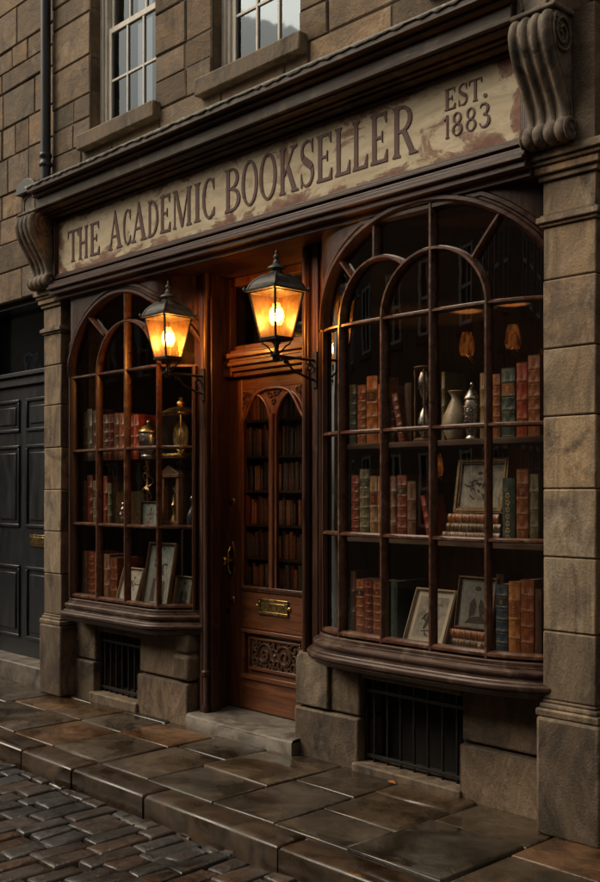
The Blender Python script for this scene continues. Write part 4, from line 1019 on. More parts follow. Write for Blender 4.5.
# ------------------------------------------------------------------ books
def book(w, h, d, colour, label, group, loc, bands=5, lean=0.0, flat=False, turn=0.0, title=None, name="book"):
    """spine towards the street; local origin at the foot of the spine; parts: page_block, gilt_lines, title_label"""
    cov = MB(); n = 9; bul = min(.012, w * .28)
    zs = [0]; bz = [h * (i + 1) / (bands + 1) for i in range(bands)] if bands else []
    for q in bz: zs += [q - .0075, q - .0045, q + .0045, q + .0075]
    zs += [h]; rows_ = []
    for z in zs:
        e = .0028 if any(abs(z - q) < .005 for q in bz) else 0
        rows_.append([(-w / 2 + w * k / (n - 1) + (e * .4 * (k - 4) / 4), -(bul + e) * math.sin(PI * (.12 + .76 * k / (n - 1))) + bul * .36, z) for k in range(n)])
    cov.grid(rows_)
    t = .0035
    for sx in (-1, 1):
        xa, xb = (-w / 2, -w / 2 + t) if sx < 0 else (w / 2 - t, w / 2)
        cov.box(xa, xb, .0, d, 0, h)
    cov.add([rows_[0][k] for k in range(n)] + [(w / 2, .006, 0), (-w / 2, .006, 0)], [tuple(range(n + 2))])
    cov.add([rows_[-1][k] for k in range(n)] + [(w / 2, .006, h), (-w / 2, .006, h)], [tuple(range(n + 2))])
    o = cov.build(name, LEATHER[colour], None, smooth=40)
    tag(o, label, "book", group)
    pg = MB(); pg.box(-w / 2 + t + .0003, w / 2 - t - .0003, .003, d - .005, .004, h - .004)
    p = pg.build("page_block", M['pages'], o, smooth=None)
    if bands:
        g = MB()
        for q in bz + [.012, h - .012]:
            for dz in ((-.0105, .0105) if q in bz else (0,)):
                if .004 < q + dz < h - .004:
                    P = [(-w / 2 * .86 + w * .86 * k / 8, -bul * math.sin(PI * (.12 + .76 * (k * .86 + .56) / 8)) + bul * .36 - .0005, q + dz) for k in range(9)]
                    g.grid([[(x, y, z - .0009) for x, y, z in P], [(x, y, z + .0009) for x, y, z in P]])
        g.build("gilt_lines", M['gilt'], o, smooth=60)
    if title and bands >= 2:
        za, zb = bz[-2] + .011, bz[-1] - .011
        P = [(-w / 2 * .9 + w * .9 * k / 8, -bul * math.sin(PI * (.12 + .76 * (k * .9 + .4) / 8)) + bul * .36 - .0007, 0) for k in range(9)]
        g = MB(); g.grid([[(x, y, za) for x, y, z in P], [(x, y, zb) for x, y, z in P]]); g.build("title_label", LEATHER[title], o, smooth=60)
        g = MB()
        for f_ in (.3, .5, .7): g.grid([[(x * .6, y - .0012, za + (zb - za) * f_ - .0016) for x, y, z in P], [(x * .6, y - .0012, za + (zb - za) * f_ + .0016) for x, y, z in P]])
        g.build("gilt_lines", M['gilt'], o, smooth=60)
    if flat:      # lying on its side, spine to the street
        o.matrix_world = Matrix.Translation(loc) @ Matrix.Rotation(turn, 4, 'Z') @ Matrix.Rotation(PI / 2, 4, 'Y') @ Matrix.Translation((-w / 2, 0, 0))
    else:
        o.matrix_world = Matrix.Translation(loc) @ Matrix.Rotation(lean, 4, 'Y') @ Matrix.Rotation(turn, 4, 'Z')
    return o
def row(z, y, items, group, where):
    for it in items:
        px0, px1, pt, colour, label = it[:5]; opt = it[5] if len(it) > 5 else {}
        yy = y + opt.pop('dy', 0)
        x0, x1 = at(px0, 490, yy)[0], at(px1, 490, yy)[0]
        h = at((px0 + px1) / 2, pt, yy)[1] - z
        book(max(x1 - x0 - .002, .012), h, opt.pop('d', min(.19, h * .68)), colour, label + where, group, ((x0 + x1) / 2, yy, z), **opt)
GA, GB, GC = "books on the upper shelf of the big window", "books on the lower shelf of the big window", "books on the floor of the big window"
row(SA, .165, [
 (349.5, 356.5, 384.5, 'dark green', "narrow dark green book before a red brown one", {'dy': .01}),
 (357.5, 366, 385, 'red brown', "red brown ribbed book between dark green and tallest orange", {'bands': 6, 'title': 'dark red'}),
 (366.6, 377.4, 376, 'orange brown', "tallest orange brown ribbed book with black label", {'title': 'dark brown', 'bands': 4}),
 (378, 385.5, 384, 'orange brown', "orange brown book with glowing red label", {'title': 'bright red', 'bands': 3}),
 (389, 394.5, 398, 'dark brown', "short dark brown book behind the leaning one", {'dy': .05}),
 (404.5, 411.5, 383, 'dark brown', "broad dark brown book standing behind the hourglass", {'dy': .04, 'd': .21, 'bands': 0}),
 (441.5, 445.2, 372, 'olive', "thin olive book just after the hourglass", {'bands': 3, 'dy': .02}),
 (480, 486.4, 373, 'ochre', "ochre book beside the silver caster", {'bands': 3, 'dy': .01}),
 (492.5, 500.5, 374, 'red brown', "red brown book between ochre and black green", {'bands': 5}),
 (501.5, 515.2, 368, 'dark green', "thick black green book with a red label", {'bands': 4, 'title': 'red brown'}),
 (516.5, 527.3, 362.5, 'bright red', "bright red tall book with gilt ribs", {'bands': 3}),
 (528, 540, 355, 'red brown', "tallest red brown ribbed book against the stone pilaster", {'bands': 5}),
], GA, ", upper shelf")
x0, _ = at(395.5, 490, .17); book(.042, .285, .19, 'dark red', "dark red book leaning on its neighbour beside the hourglass, upper shelf", GA, (at(404.5, 490, .17)[0] - .015, .165, SA + .004), lean=-.2, bands=5)
row(SB, .165, [
 (335.5, 342, 474, 'grey', "grey tooled book behind the curved corner pane", {'dy': .06, 'bands': 6}),
 (351.5, 359.2, 475, 'dark red', "dark red ribbed book before the olive one", {'bands': 6}),
 (359.7, 369.3, 469, 'olive', "tall olive book with many gilt ribs", {'bands': 6, 'title': 'dark green', 'd': .22}),
 (370, 377.4, 476, 'tan', "first tan book with a red label", {'bands': 3, 'title': 'dark red'}),
 (377.7, 386.5, 476, 'tan', "tan book with an orange label behind the mullion", {'bands': 3, 'title': 'orange brown'}),
 (390.5, 396.5, 476, 'brown', "slim brown book after the mullion", {'bands': 3}),
 (397, 406.8, 475, 'dark red', "dark red book with five pale ribs", {'bands': 5, 'title': 'black'}),
 (407.3, 416, 481, 'brown', "plain brown book supporting the leaning red one", {'bands': 2, 'd': .2}),
 (502.5, 515.2, 478, 'dark green', "dark green book with gilt flower tooling", {'bands': 0}),
 (516.5, 528.4, 469, 'red brown', "red brown ribbed book beside the flowered green one", {'bands': 4, 'title': 'dark red'}),
 (529.5, 538.5, 474, 'olive', "olive book against the stone pilaster", {'bands': 3, 'dy': .01}),
 (532, 541, 462, 'dark brown', "tall dark brown book at the back near the pilaster", {'bands': 0, 'dy': .16}),
], GB, ", lower shelf")
book(.03, .245, .17, 'bright red', "thin bright red book leaning over on the lower shelf", GB, (at(430, 490, .165)[0], .16, SB + .004), lean=-.2, bands=3)
# flowers tooled on the green book
fo = [o for o in bpy.data.objects if o.get("label", "").startswith("dark green book with gilt")][0]
g = MB(); r = random.Random(3)
for k in range(7):
    zc = .03 + k * .036
    for i in range(5):
        a = i * 2 * PI / 5 + k; g.lathe([(.0001, 0), (.005, .0005), (0, .001)], n=7, M=Matrix.Translation((.011 * math.cos(a) * .9, -.0088, zc + .011 * math.sin(a))) @ Matrix.Rotation(PI / 2, 4, 'X'))
g.build("gilt_lines", M['gilt'], fo)
row(DK, .165, [
 (337.5, 344.5, 571, 'olive', "olive book behind the curved corner pane", {'dy': .07, 'bands': 3}),
 (350.5, 356.2, 571, 'dark brown', "dark brown tall book behind the red set", {'bands': 2, 'dy': .03, 'd': .24}),
 (356.2, 364.4, 579, 'red brown', "red brown book with a black label", {'bands': 5, 'title': 'black'}),
 (364.6, 372.6, 580, 'dark red', "dark red ribbed book in the middle of the red set", {'bands': 6}),
 (373, 382.6, 581, 'red brown', "red brown fat book closing the red set", {'bands': 6, 'title': 'dark red'}),
 (382.8, 387, 582, 'olive', "slim olive book next to the red set", {'bands': 0}),
 (391, 397.5, 581, 'dark green', "large dark green folio showing its side", {'bands': 0, 'd': .3}),
 (496, 508, 584, 'dark blue', "dark blue ribbed book beside the framed portrait", {'bands': 5, 'title': 'black'}),
 (508.7, 520.4, 581.7, 'orange brown', "orange brown book next to the dark blue one", {'bands': 3, 'title': 'red brown'}),
 (520.8, 534, 579.6, 'red brown', "thick red brown book between orange and dark spines", {'bands': 4}),
 (535, 542, 589, 'dark brown', "dark brown short book against the stone pilaster", {'bands': 0}),
 (496, 504, 574, 'brown', "brown book standing behind the dark blue one", {'dy': .14, 'bands': 0}),
], GC, ", window floor")
def stack(px0, px1, y, z, specs, group, where):
    for (hh, colour, dx0, dx1, label, tl) in specs:
        x0, x1 = at(px0 + dx0, 490, y)[0], at(px1 + dx1, 490, y)[0]
        book(hh, x1 - x0, .19, colour, label + where, group, (x0, y, z + 0), bands=6, flat=True, title=tl); z += hh + .0012
    return z
zt1 = stack(443, 500, .18, SB + .001, ((.047, 'brown', 0, 0, "brown book at the bottom of the flat stack", None), (.046, 'dark brown', 4, 1, "dark brown gilt book in the middle of the flat stack", 'orange brown'), (.05, 'red brown', 5.5, -1, "red brown book on top of the flat stack", None)), GB, ", lower shelf")
zt2 = stack(447.5, 489, .17, DK + .001, ((.052, 'dark brown', 0, 0, "dark brown ribbed book under another", 'tan'), (.05, 'red brown', 1.2, .8, "red brown book laid under the framed portrait", None)), GC, ", window floor")

GD, GE, GF = "books on the upper shelf of the smaller window", "books on the lower shelf of the smaller window", "books on the floor of the smaller window"
row(LA_, .112, [
 (83, 87, 412, 'brown', "slim brown book by the window jamb", {'bands': 2}),
 (87, 92, 409, 'grey', "tall pale grey book", {'bands': 2}),
 (92.3, 97, 410.5, 'dark brown', "dark brown book after the pale grey one", {'bands': 3}),
 (103, 108, 414.5, 'dark brown', "dark brown ribbed book after the gap", {'bands': 4}),
 (108.4, 113.6, 414, 'dark red', "dark red book between two brown ones", {'bands': 4}),
 (114, 118.6, 413, 'brown', "brown book with a red label", {'bands': 3, 'title': 'dark red'}),
 (119, 124.6, 413, 'red brown', "red brown book before the mullion", {'bands': 3}),
 (127.8, 132.7, 416, 'dark red', "dark red short book after the mullion", {'bands': 3}),
 (133.2, 139, 414.5, 'bright red', "bright red book next to the silver jar", {'bands': 3}),
], GD, ", smaller window, upper shelf")
row(LB_, .112, [
 (82, 86.6, 480.5, 'brown', "brown book by the window jamb", {'bands': 2}),
 (87, 92.4, 475, 'dark red', "tall dark red book", {'bands': 3}),
 (92.8, 98, 480.5, 'olive', "olive book with black label", {'bands': 4, 'title': 'black'}),
 (103.5, 107.4, 476, 'dark red', "narrow dark red book after the mullion", {'bands': 2}),
 (107.8, 111.4, 483, 'olive', "thin olive book", {'bands': 3}),
], GE, ", smaller window, lower shelf")
book(.03, .265, .24, 'ochre', "broad ochre book turned to show its side, smaller window, lower shelf", GE, (at(113.5, 490, .14)[0], .145, LB_ + .003), lean=-.06, bands=0, turn=rad(-38))
row(DK, .112, [
 (82, 87.2, 551, 'tan', "tan book by the window jamb", {'bands': 2}),
 (87.6, 94, 551, 'dark red', "dark red ribbed book between tan and red brown", {'bands': 6}),
 (94.2, 99, 552, 'red brown', "red brown ribbed book before the mullion", {'bands': 5}),
 (104, 110, 554, 'brown', "brown book after the mullion", {'bands': 2}),
 (110.4, 117, 557.5, 'red brown', "wide red brown book behind the pale frame", {'bands': 3, 'd': .24}),
], GF, ", smaller window, floor")
book(.022, .12, .08, 'orange brown', "small orange book lying before the walnut frame, smaller window", GF, (at(146, 490, .08)[0], .075, DK + .001), bands=2, flat=True)

# ------------------------------------------------------------------ framed pictures
def framed(px_bl, px_br, py_b, px_t, py_t, y, z, label, fm, paper, drawing, border=.028, mount=0.0, group="framed pictures in the windows", turn=0.0):
    """px_bl..px_br: foot of the frame; (px_t, py_t): its upper left corner leaning back"""
    x0, x1 = at(px_bl, 490, y)[0], at(px_br, 490, y)[0]
    w = x1 - x0
    # find the lean that carries the upper left corner to where it stands
    lo, hi = 0.0, .9
    h = 0
    best = None
    for i in range(60):
        lean = .02 + i * .012
        for hh in [.12 + .005 * k for k in range(90)]:
            X, Z = at(px_t, py_t, y + hh * math.sin(lean)); e = abs(X - x0) + abs(Z - (z + hh * math.cos(lean)))
            if best is None or e < best[0]: best = (e, lean, hh)
    _, lean, h = best
    root = empty("framed_picture"); tag(root, label, "picture", group)
    root.matrix_world = Matrix.Translation((x0 + w / 2, y, z)) @ Matrix.Rotation(turn, 4, 'Z') @ Matrix.Rotation(-lean, 4, 'X')
    f = MB(); bd = border
    for i, (e, yy) in enumerate(((0, -.012), (bd * .3, -.018), (bd * .72, -.01))):
        i0 = e; i1 = (bd * .3, bd * .72, bd)[i]
        O = [(-w / 2 + i0, i0), (w / 2 - i0, i0), (w / 2 - i0, h - i0), (-w / 2 + i0, h - i0)]; I = [(-w / 2 + i1, i1), (w / 2 - i1, i1), (w / 2 - i1, h - i1), (-w / 2 + i1, h - i1)]
        for k in range(4):
            l = (k + 1) % 4; f.prism([O[k], O[l], I[l], I[k]], lambda u, v, q: (u, q, v), yy, .012)
    fo = f.build("frame", fm, root, bevel=.0025, smooth=40)
    m_ = MB(); m_.box(-w / 2 + bd - .002, w / 2 - bd + .002, .002, .006, bd - .002, h - bd + .002); m_.build("mount" if mount else "print", M['mount'] if mount else paper, root)
    b_ = bd + mount; yq = .0012
    if mount: m_ = MB(); m_.box(-w / 2 + b_, w / 2 - b_, yq, .0019, b_, h - b_); m_.build("print", paper, root); yq -= .0003
    W, H = w - 2 * b_, h - 2 * b_
    for mat, polys in drawing:
        m_ = MB()
        for i, P in enumerate(polys): m_.prism([(-W / 2 + u * W, b_ + v * H) for u, v in P], lambda u, v, q: (u, q, v), yq - .0003 - .00012 * (i % 9), yq)
        m_.build("drawing", mat, root, smooth=None); yq -= .0016
    m_ = MB(); m_.box(-w / 2 + .01, w / 2 - .01, .0125, .016, .01, h - .01); m_.build("backing", M['interior_wood'], root)
    return root
el = lambda cx, cz, a, b, n=18, rot=0: [(cx + a * math.cos(2 * PI * i / n) * math.cos(rot) - b * math.sin(2 * PI * i / n) * math.sin(rot), cz + a * math.cos(2 * PI * i / n) * math.sin(rot) + b * math.sin(2 * PI * i / n) * math.cos(rot)) for i in range(n)]
def seated():
    return [(M['ink_soft'], [[(.2, .08), (.8, .08), (.78, .3), (.7, .52), (.58, .62), (.42, .62), (.3, .5), (.22, .3)], el(.5, .74, .085, .1)]),
            (M['ink'], [[(.3, .5), (.42, .61), (.5, .45), (.46, .25), (.3, .2)], [(.6, .6), (.7, .5), (.76, .3), (.62, .22), (.56, .42)], el(.5, .81, .09, .05), [(.34, .2), (.7, .24), (.8, .1), (.2, .08)]])]
def scribble(seed, n, cx=.5, cz=.5, s=.35):
    r = random.Random(seed); out = []
    for i in range(n):
        a = r.uniform(0, 6.28); q = r.uniform(.05, s); x, z = cx + q * math.cos(a) * .9, cz + q * math.sin(a); l = r.uniform(.06, .2); b0 = r.uniform(0, 6.28); bend = r.uniform(-2, 2)
        P = [(x, z)]
        for k in range(6):
            b0 += bend / 6; P.append((min(.96, max(.04, P[-1][0] + l / 6 * math.cos(b0))), min(.96, max(.04, P[-1][1] + l / 6 * math.sin(b0)))))
        out += [q_ for q_ in stroke(P, lambda t: .012 + .03 * math.sin(PI * t))]
    return out
bird = [(M['ink_soft'], [el(.5, .5, .13, .26, rot=-.35), el(.6, .74, .07, .06)]), (M['ink'], stroke([(.66, .8), (.74, .83), (.8, .78)], .02) + stroke([(.55, .7), (.46, .55), (.42, .38), (.36, .2)], lambda t: .05 + .05 * math.sin(PI * t)) + stroke([(.62, .68), (.6, .5), (.52, .34)], lambda t: .02 + .03 * t) + stroke([(.3, .14), (.5, .17), (.75, .12)], .02) + scribble(4, 16, .5, .4, .3))]
swirl = [(M['ink_soft'], stroke([(.25 + .0 * i, .2) if False else (.48 + (.08 + .011 * i) * math.cos(i * .35), .5 + (.1 + .014 * i) * math.sin(i * .35)) for i in range(22)], lambda t: .05 + .06 * t)), (M['ink'], scribble(8, 20, .45, .5, .33))]
framed(454, 505, 504, 459.7, 459, .2, zt1 + .002, "gilt framed drawing leaning on top of the flat stack of three books", M['gilt_frame'], M['paper'], swirl, .032)
framed(403, 444, 635.5, 417.5, 587.5, .12, DK + .001, "pale framed bird sketch with a cream mount on the window floor", M['pale_frame'], M['paper'], bird, .017, .028)
framed(455, 494, 623.5, 460.5, 575.5, .19, zt2 + .002, "walnut framed portrait of a seated figure on two flat books", M['walnut_frame'], M['paper_grey'], seated(), .014)
two = [(M['ink_soft'], [[(.15, .05), (.45, .05), (.42, .5), (.34, .62), (.24, .6), (.17, .4)], el(.3, .7, .07, .055), [(.55, .05), (.86, .05), (.84, .42), (.76, .56), (.66, .56), (.58, .4)], el(.71, .64, .065, .05)]), (M['ink'], [[(.22, .05), (.4, .05), (.36, .45), (.27, .42)], [(.6, .05), (.8, .05), (.75, .4), (.66, .4)], el(.3, .74, .07, .03), el(.71, .68, .065, .025)] + scribble(6, 12, .5, .75, .3))]
framed(141.5, 168.5, 598, 150.5, 541.5, .12, DK + .001, "tall walnut framed picture of two figures on the smaller window's floor", M['walnut_frame'], M['paper_teal'], two, .018)
framed(116, 136.5, 594.5, 125, 567, .075, DK + .001, "small pale framed sketch in front of a red brown book", M['pale_frame'], M['paper'], [(M['ink'], scribble(12, 16))], .015)
framed(172.5, 190, 604, 177.5, 575.5, .205, DK + .001, "small pale framed portrait below the brown box", M['pale_frame'], M['paper_grey'], seated(), .012)
framed(141.5, 158.5, 522, 142.5, 501.5, .12, LB_ + .001, "unmounted small teal print propped below the brass candlestick", M['bar'], M['paper_teal'], [(M['ink_soft'], [el(.5, .5, .2, .34), el(.3, .3, .14, .2)]), (M['ink'], scribble(15, 12))], .006)

# ------------------------------------------------------------------ objects on show
def prop(name, label, cat, px, y, z):
    x = at(px, 490, y)[0]; r = empty(name, (x, y, z)); tag(r, label, cat); return r, x
def zpx(px, py, y): return at(px, py, y)[1]
def ppart(r, mb_, name, m, **k): return mb_.build(name, m, r, **k)
# hourglass
r_, x = prop("hourglass", "tall hourglass with silver bulbs and dark wooden posts on the upper shelf", "hourglass", 425, .215, SA + .001); H = zpx(425, 366.5, .215) - SA
b = MB(); b.lathe([(.0, 0), (.066, 0), (.068, .008), (.06, .016), (.05, .022), (0, .022)], n=24); b.lathe([(.0, 0), (.05, 0), (.06, .006), (.064, .014), (.06, .02), (0, .022)], (0, 0, H - .022), 24); ppart(r_, b, "end_plate", M['walnut_frame'], smooth=40)
b = MB()
for k in range(4):
    a = k * PI / 2 + .6; b.lathe([(.006, .02), (.009, .04), (.005, .07), (.005, H / 2 - .02), (.009, H / 2), (.005, H / 2 + .02), (.005, H - .07), (.009, H - .04), (.006, H - .02)], (.055 * math.cos(a), .055 * math.sin(a), 0), 8)
ppart(r_, b, "post", M['walnut_frame'], smooth=50)
b = MB(); hb = H - .05; b.lathe([(.0, 0), (.028, .004), (.04, hb * .12), (.041, hb * .24), (.03, hb * .36), (.012, hb * .45), (.0055, hb * .5), (.012, hb * .55), (.03, hb * .64), (.041, hb * .76), (.04, hb * .88), (.028, hb - .004), (0, hb)], (0, 0, .025), 24); ppart(r_, b, "glass_bulb", M['silver'], smooth=60)
# vase
y = .22; r_, x = prop("vase", "squat mottled beige ceramic vase with a narrow neck between olive book and caster", "vase", 456, y, SA + .001); H = zpx(456, 391, y) - SA; k = H / .28; R = (at(465.5, 490, y)[0] - at(446.5, 490, y)[0]) / 2 * 1.15
b = MB(); b.lathe([(0, 0), (R * .55, 0), (R * .68, .012), (R * .92, H * .22), (R, H * .34), (R * .9, H * .5), (R * .62, H * .68), (R * .36, H * .82), (R * .32, H * .88), (R * .5, H * .955), (R * .6, H * .985), (R * .56, H), (R * .36, H * .98), (R * .26, H * .86), (0, H * .85)], n=28); ppart(r_, b, "body", M['ceramic'], smooth=60)
# caster
r_, x = prop("sugar_caster", "embossed silver caster with a domed lid beside the vase", "silverware", 472, .2, SA + .001); H = zpx(472, 381.5, .2) - SA; R = (at(479, 490, .2)[0] - at(465.5, 490, .2)[0]) / 2
b = MB(); b.lathe([(0, 0), (R * .8, 0), (R * .82, .01), (R * .6, .022), (R * .75, .04), (R * .92, H * .3), (R * .94, H * .5), (R * .86, H * .64), (R * .78, H * .68), (0, H * .68)], n=24)
r2 = random.Random(2)
for i in range(34):
    a = r2.uniform(0, 6.28); z = r2.uniform(H * .18, H * .6); q = R * .9
    b.lathe([(.007, -.004), (.005, .003), (0, .005)], n=7, M=Matrix.Translation((q * math.cos(a), q * math.sin(a), z)) @ Matrix.Rotation(a, 4, 'Z') @ Matrix.Rotation(PI / 2, 4, 'Y'))
ppart(r_, b, "body", M['silver'], smooth=50)
b = MB(); b.lathe([(R * .8, H * .68), (R * .98, H * .69), (R * .98, H * .72), (R * .8, H * .76), (R * .6, H * .83), (R * .3, H * .88), (R * .14, H * .9), (R * .24, H * .94), (R * .2, H * .97), (0, H)], n=24); ppart(r_, b, "lid", M['silver'], smooth=50)
# silver jar in the smaller window
r_, x = prop("lidded_jar", "small lidded silver jar beside the bright red book", "jar", 148.7, .16, LA_ + .001); H = zpx(148.7, 420, .16) - LA_; R = (at(155, 490, .16)[0] - at(142, 490, .16)[0]) / 2
b = MB(); b.lathe([(0, 0), (R * .7, 0), (R * .78, .02), (R * .7, .03), (R * .86, .06), (R * .88, H * .6), (R * .8, H * .66), (0, H * .66)], n=24); ppart(r_, b, "body", M['silver'], smooth=50)
b = MB(); b.lathe([(R * .98, H * .66), (R, H * .69), (R * .9, H * .74), (R * .55, H * .83), (R * .25, H * .87), (R * .12, H * .9), (R * .22, H * .94), (R * .16, H * .985), (0, H)], n=24); ppart(r_, b, "lid", M['brass'], smooth=50)
# glass case with a gilt medallion inside
r_, x = prop("glass_case", "brass framed glass case holding an oval gilt ornament, under the lantern", "display case", 181, .25, LA_ + .001); H = zpx(181, 412, .25) - LA_; R = (at(192.5, 490, .25)[0] - at(169.5, 490, .25)[0]) / 2; q = math.sqrt(2)
b = MB(); b.box(-R, R, -R * .8, R * .8, 0, .025); b.box(-R * .9, R * .9, -R * .7, R * .7, .025, .035); b.box(-R, R, -R * .8, R * .8, H - .03, H - .012)
for sx in (-1, 1):
    for sy in (-1, 1): b.tube([(sx * R * .92, sy * R * .72, .03), (sx * R * .92, sy * R * .72, H - .03)], .006, 6)
ppart(r_, b, "case_frame", M['brass'], bevel=.003)
b = MB(); b.lathe([(R * .95 * 1.2, H - .012), (R * .7, H + .02), (R * .3, H + .036), (R * .14, H + .045), (R * .26, H + .06), (R * .22, H + .075), (R * .08, H + .085), (R * .14, H + .1), (0, H + .112)], n=20); ppart(r_, b, "lid", M['brass'], smooth=50)
b = MB(); z0, z1 = .035, H - .03
for P in ([(-R * .92, -R * .72), (R * .92, -R * .72)], [(R * .92, -R * .72), (R * .92, R * .72)], [(-R * .92, R * .72), (-R * .92, -R * .72)]): b.add([(*P[0], z0), (*P[1], z0), (*P[1], z1), (*P[0], z1)], [(0, 1, 2, 3)])
ppart(r_, b, "glass_side", M['clear_glass'])
b = MB(); b.lathe([(.02, .03), (.03, .04), (.01, .055), (.01, .07)], n=12)
for i in range(3):
    b.tube([((R * .6 - .012 * i) * math.sin(2 * PI * k / 28), -.01 * i * 0, H * .47 + (H * .32 - .016 * i) * math.cos(2 * PI * k / 28)) for k in range(29)], .009, 6)
b.lathe([(0, 0), (R * .38, .004), (R * .34, .014), (0, .02)], n=20, M=Matrix.Translation((0, 0, H * .47)) @ Matrix.Rotation(PI / 2, 4, 'X') @ Matrix.Scale(1.35, 4, (0, 1, 0)))
ppart(r_, b, "ornament", M['gilt'], smooth=50)
# candlestick
r_, x = prop("candlestick", "tall brass candlestick shaped like twisting branches behind the teal print", "candlestick", 147.5, .22, LB_ + .001); H = zpx(147.5, 455, .22) - LB_
b = MB(); b.lathe([(0, 0), (.05, 0), (.052, .012), (.03, .022), (.012, .04), (.01, .1), (.02, .11), (.01, .125), (.009, H * .5), (.022, H * .53), (.012, H * .57), (.008, H * .72), (.03, H * .745), (.032, H * .755), (.01, H * .78), (.012, H * .88), (.022, H * .9), (.02, H * .95), (.008, H * .97), (0, H)], n=18)
for sx in (-1, 1):
    for a0, zc, s in ((0, H * .66, .042), (1.2, H * .48, .036), (2.2, H * .82, .024)):
        b.tube([(sx * (.008 + s * math.sin(t / 14 * PI)), s * .5 * math.sin(t / 14 * 5 + a0), zc + s * 1.3 * (t / 14 - .5) * 2) for t in range(15)], .0055, 6)
ppart(r_, b, "stem", M['brass'], smooth=50)
# mantel clock
y = .25; r_, x = prop("mantel_clock", "brown wooden mantel clock with a pediment and brass works", "clock", 174, y, LB_ + .001); H = zpx(174, 465, y) - LB_; W = at(183.5, 490, y)[0] - at(164.5, 490, y)[0]
b = MB(); h2 = W / 2
b.box(-h2, h2, -.05, .09, 0, .03); b.box(-h2 * .9, h2 * .9, -.042, .085, .03, .055); b.box(-h2 * .92, -h2 * .62, -.04, .08, .055, H * .8); b.box(h2 * .62, h2 * .92, -.04, .08, .055, H * .8); b.box(-h2 * .62, h2 * .62, .05, .08, .055, H * .8); b.box(-h2 * 1.02, h2 * 1.02, -.052, .09, H * .8, H * .86)
b.prism([(-h2 * 1.05, H * .86), (h2 * 1.05, H * .86), (h2 * .5, H * .93), (0, H), (-h2 * .5, H * .93)], lambda u, v, q_: (u, q_, v), -.05, .08)
ppart(r_, b, "clock_case", M['walnut_frame'], bevel=.004)
b = MB(); b.lathe([(0, 0), (.034, 0), (.038, .006), (.034, .012), (0, .012)], n=24, M=Matrix.Translation((0, .035, H * .62)) @ Matrix.Rotation(PI / 2, 4, 'X')); b.lathe([(.03, 0), (.02, .03), (.01, .05), (.012, .1), (.022, .12), (.01, .14), (.008, .2)], (0, 0, .055), 14)
for k in range(8): a = k * PI / 4; b.lathe([(0, 0), (.007, .004), (0, .01)], n=8, M=Matrix.Translation((.026 * math.cos(a), .02, H * .62 + .026 * math.sin(a))) @ Matrix.Rotation(PI / 2, 4, 'X'))
ppart(r_, b, "works", M['brass'], smooth=50)
# statuette
r_, x = prop("statuette", "tiny silver statuette of a draped figure before the ochre book", "figurine", 123.3, .1, LB_ + .001); H = zpx(123.3, 502, .1) - LB_
b = MB(); b.lathe([(0, 0), (.022, 0), (.022, .012), (.014, .018), (.02, .03), (.019, H * .4), (.012, H * .55), (.02, H * .66), (.021, H * .74), (.008, H * .8), (.007, H * .83), (.013, H * .89), (.011, H * .96), (0, H)], n=14)
for sx in (-1, 1): b.tube([(sx * .018, 0, H * .74), (sx * .027, -.005, H * .6), (sx * .01, -.02, H * .5)], .006, 6)
ppart(r_, b, "figure", M['silver'], smooth=60)
# small dish, spectacles-like brass tray pieces
r_, x = prop("brass_dish", "shallow brass dish between the statuette and the teal print", "dish", 136, .11, LB_ + .001)
b = MB(); b.lathe([(0, 0), (.02, 0), (.022, .006), (.045, .018), (.05, .022), (.046, .022), (.02, .012), (0, .01)], n=22); ppart(r_, b, "bowl", M['brass'], smooth=60)
r_, x = prop("dark_decanter", "dark decanter with silver stopper beside the mantel clock", "decanter", 192.5, .27, LB_ + .001); 
b = MB(); b.lathe([(0, 0), (.038, 0), (.042, .02), (.042, .1), (.03, .13), (.013, .16), (.012, .2), (.018, .205)], n=20); ppart(r_, b, "body", M['pipe'], smooth=60)
b = MB(); b.lathe([(.01, 0), (.02, .015), (.012, .035), (0, .04)], (0, 0, .205), 14); ppart(r_, b, "stopper", M['silver'], smooth=60)
r_, x = prop("wooden_box", "brown wooden box with a brass catch behind the small pale portrait", "box", 190, .42, DK + .001); b = MB(); b.box(-.07, .07, -.05, .1, 0, .12); ppart(r_, b, "body", M['walnut_frame'], bevel=.004); b = MB(); b.box(-.074, .074, -.054, .104, .12, .155); ppart(r_, b, "lid", M['walnut_frame'], bevel=.006)
b = MB(); b.box(-.012, .012, -.058, -.05, .1, .14); ppart(r_, b, "catch", M['brass'], bevel=.002)
b = MB(); b.lathe([(.006, 0), (.01, .01), (.004, .02), (.008, .03), (0, .036)], (0, 0, .155), 10); ppart(r_, b, "knob", M['brass'], smooth=50)

# ------------------------------------------------------------------ bookcase behind the door
BY = 1.4; bx0, bx1 = at(241.5, 490, BY)[0], at(305, 490, BY)[0]
bc = empty("bookcase", ((bx0 + bx1) / 2, BY, .08)); tag(bc, "tall brown bookcase full of old volumes behind the door glass", "bookcase")
lev = [at(258, q, BY)[1] for q in (585, 557, 524, 490, 456, 420, 386)]
b = MB(); b.box(bx0 - .06, bx1 + .06, BY + .21, BY + .23, .08, 2.75); tpart(bc, b, "back_panel", M['interior_wood'])
b = MB(); b.box(bx0 - .06, bx0 - .03, BY - .02, BY + .21, .08, 2.75); b.box(bx1 + .03, bx1 + .06, BY - .02, BY + .21, .08, 2.75); tpart(bc, b, "side_panel", M['interior_wood'])
for z in lev + [lev[0] - .29, lev[0] - .6, 2.72]:
    b = MB(); b.box(bx0 - .03, bx1 + .03, BY - .02, BY + .21, z - .022, z); tpart(bc, b, "shelf", M['interior_wood'])
ORD = ["first", "second", "third", "fourth", "fifth", "sixth", "seventh", "eighth", "ninth", "tenth", "eleventh", "twelfth", "thirteenth", "fourteenth", "fifteenth", "sixteenth", "seventeenth", "eighteenth", "nineteenth", "twentieth"]
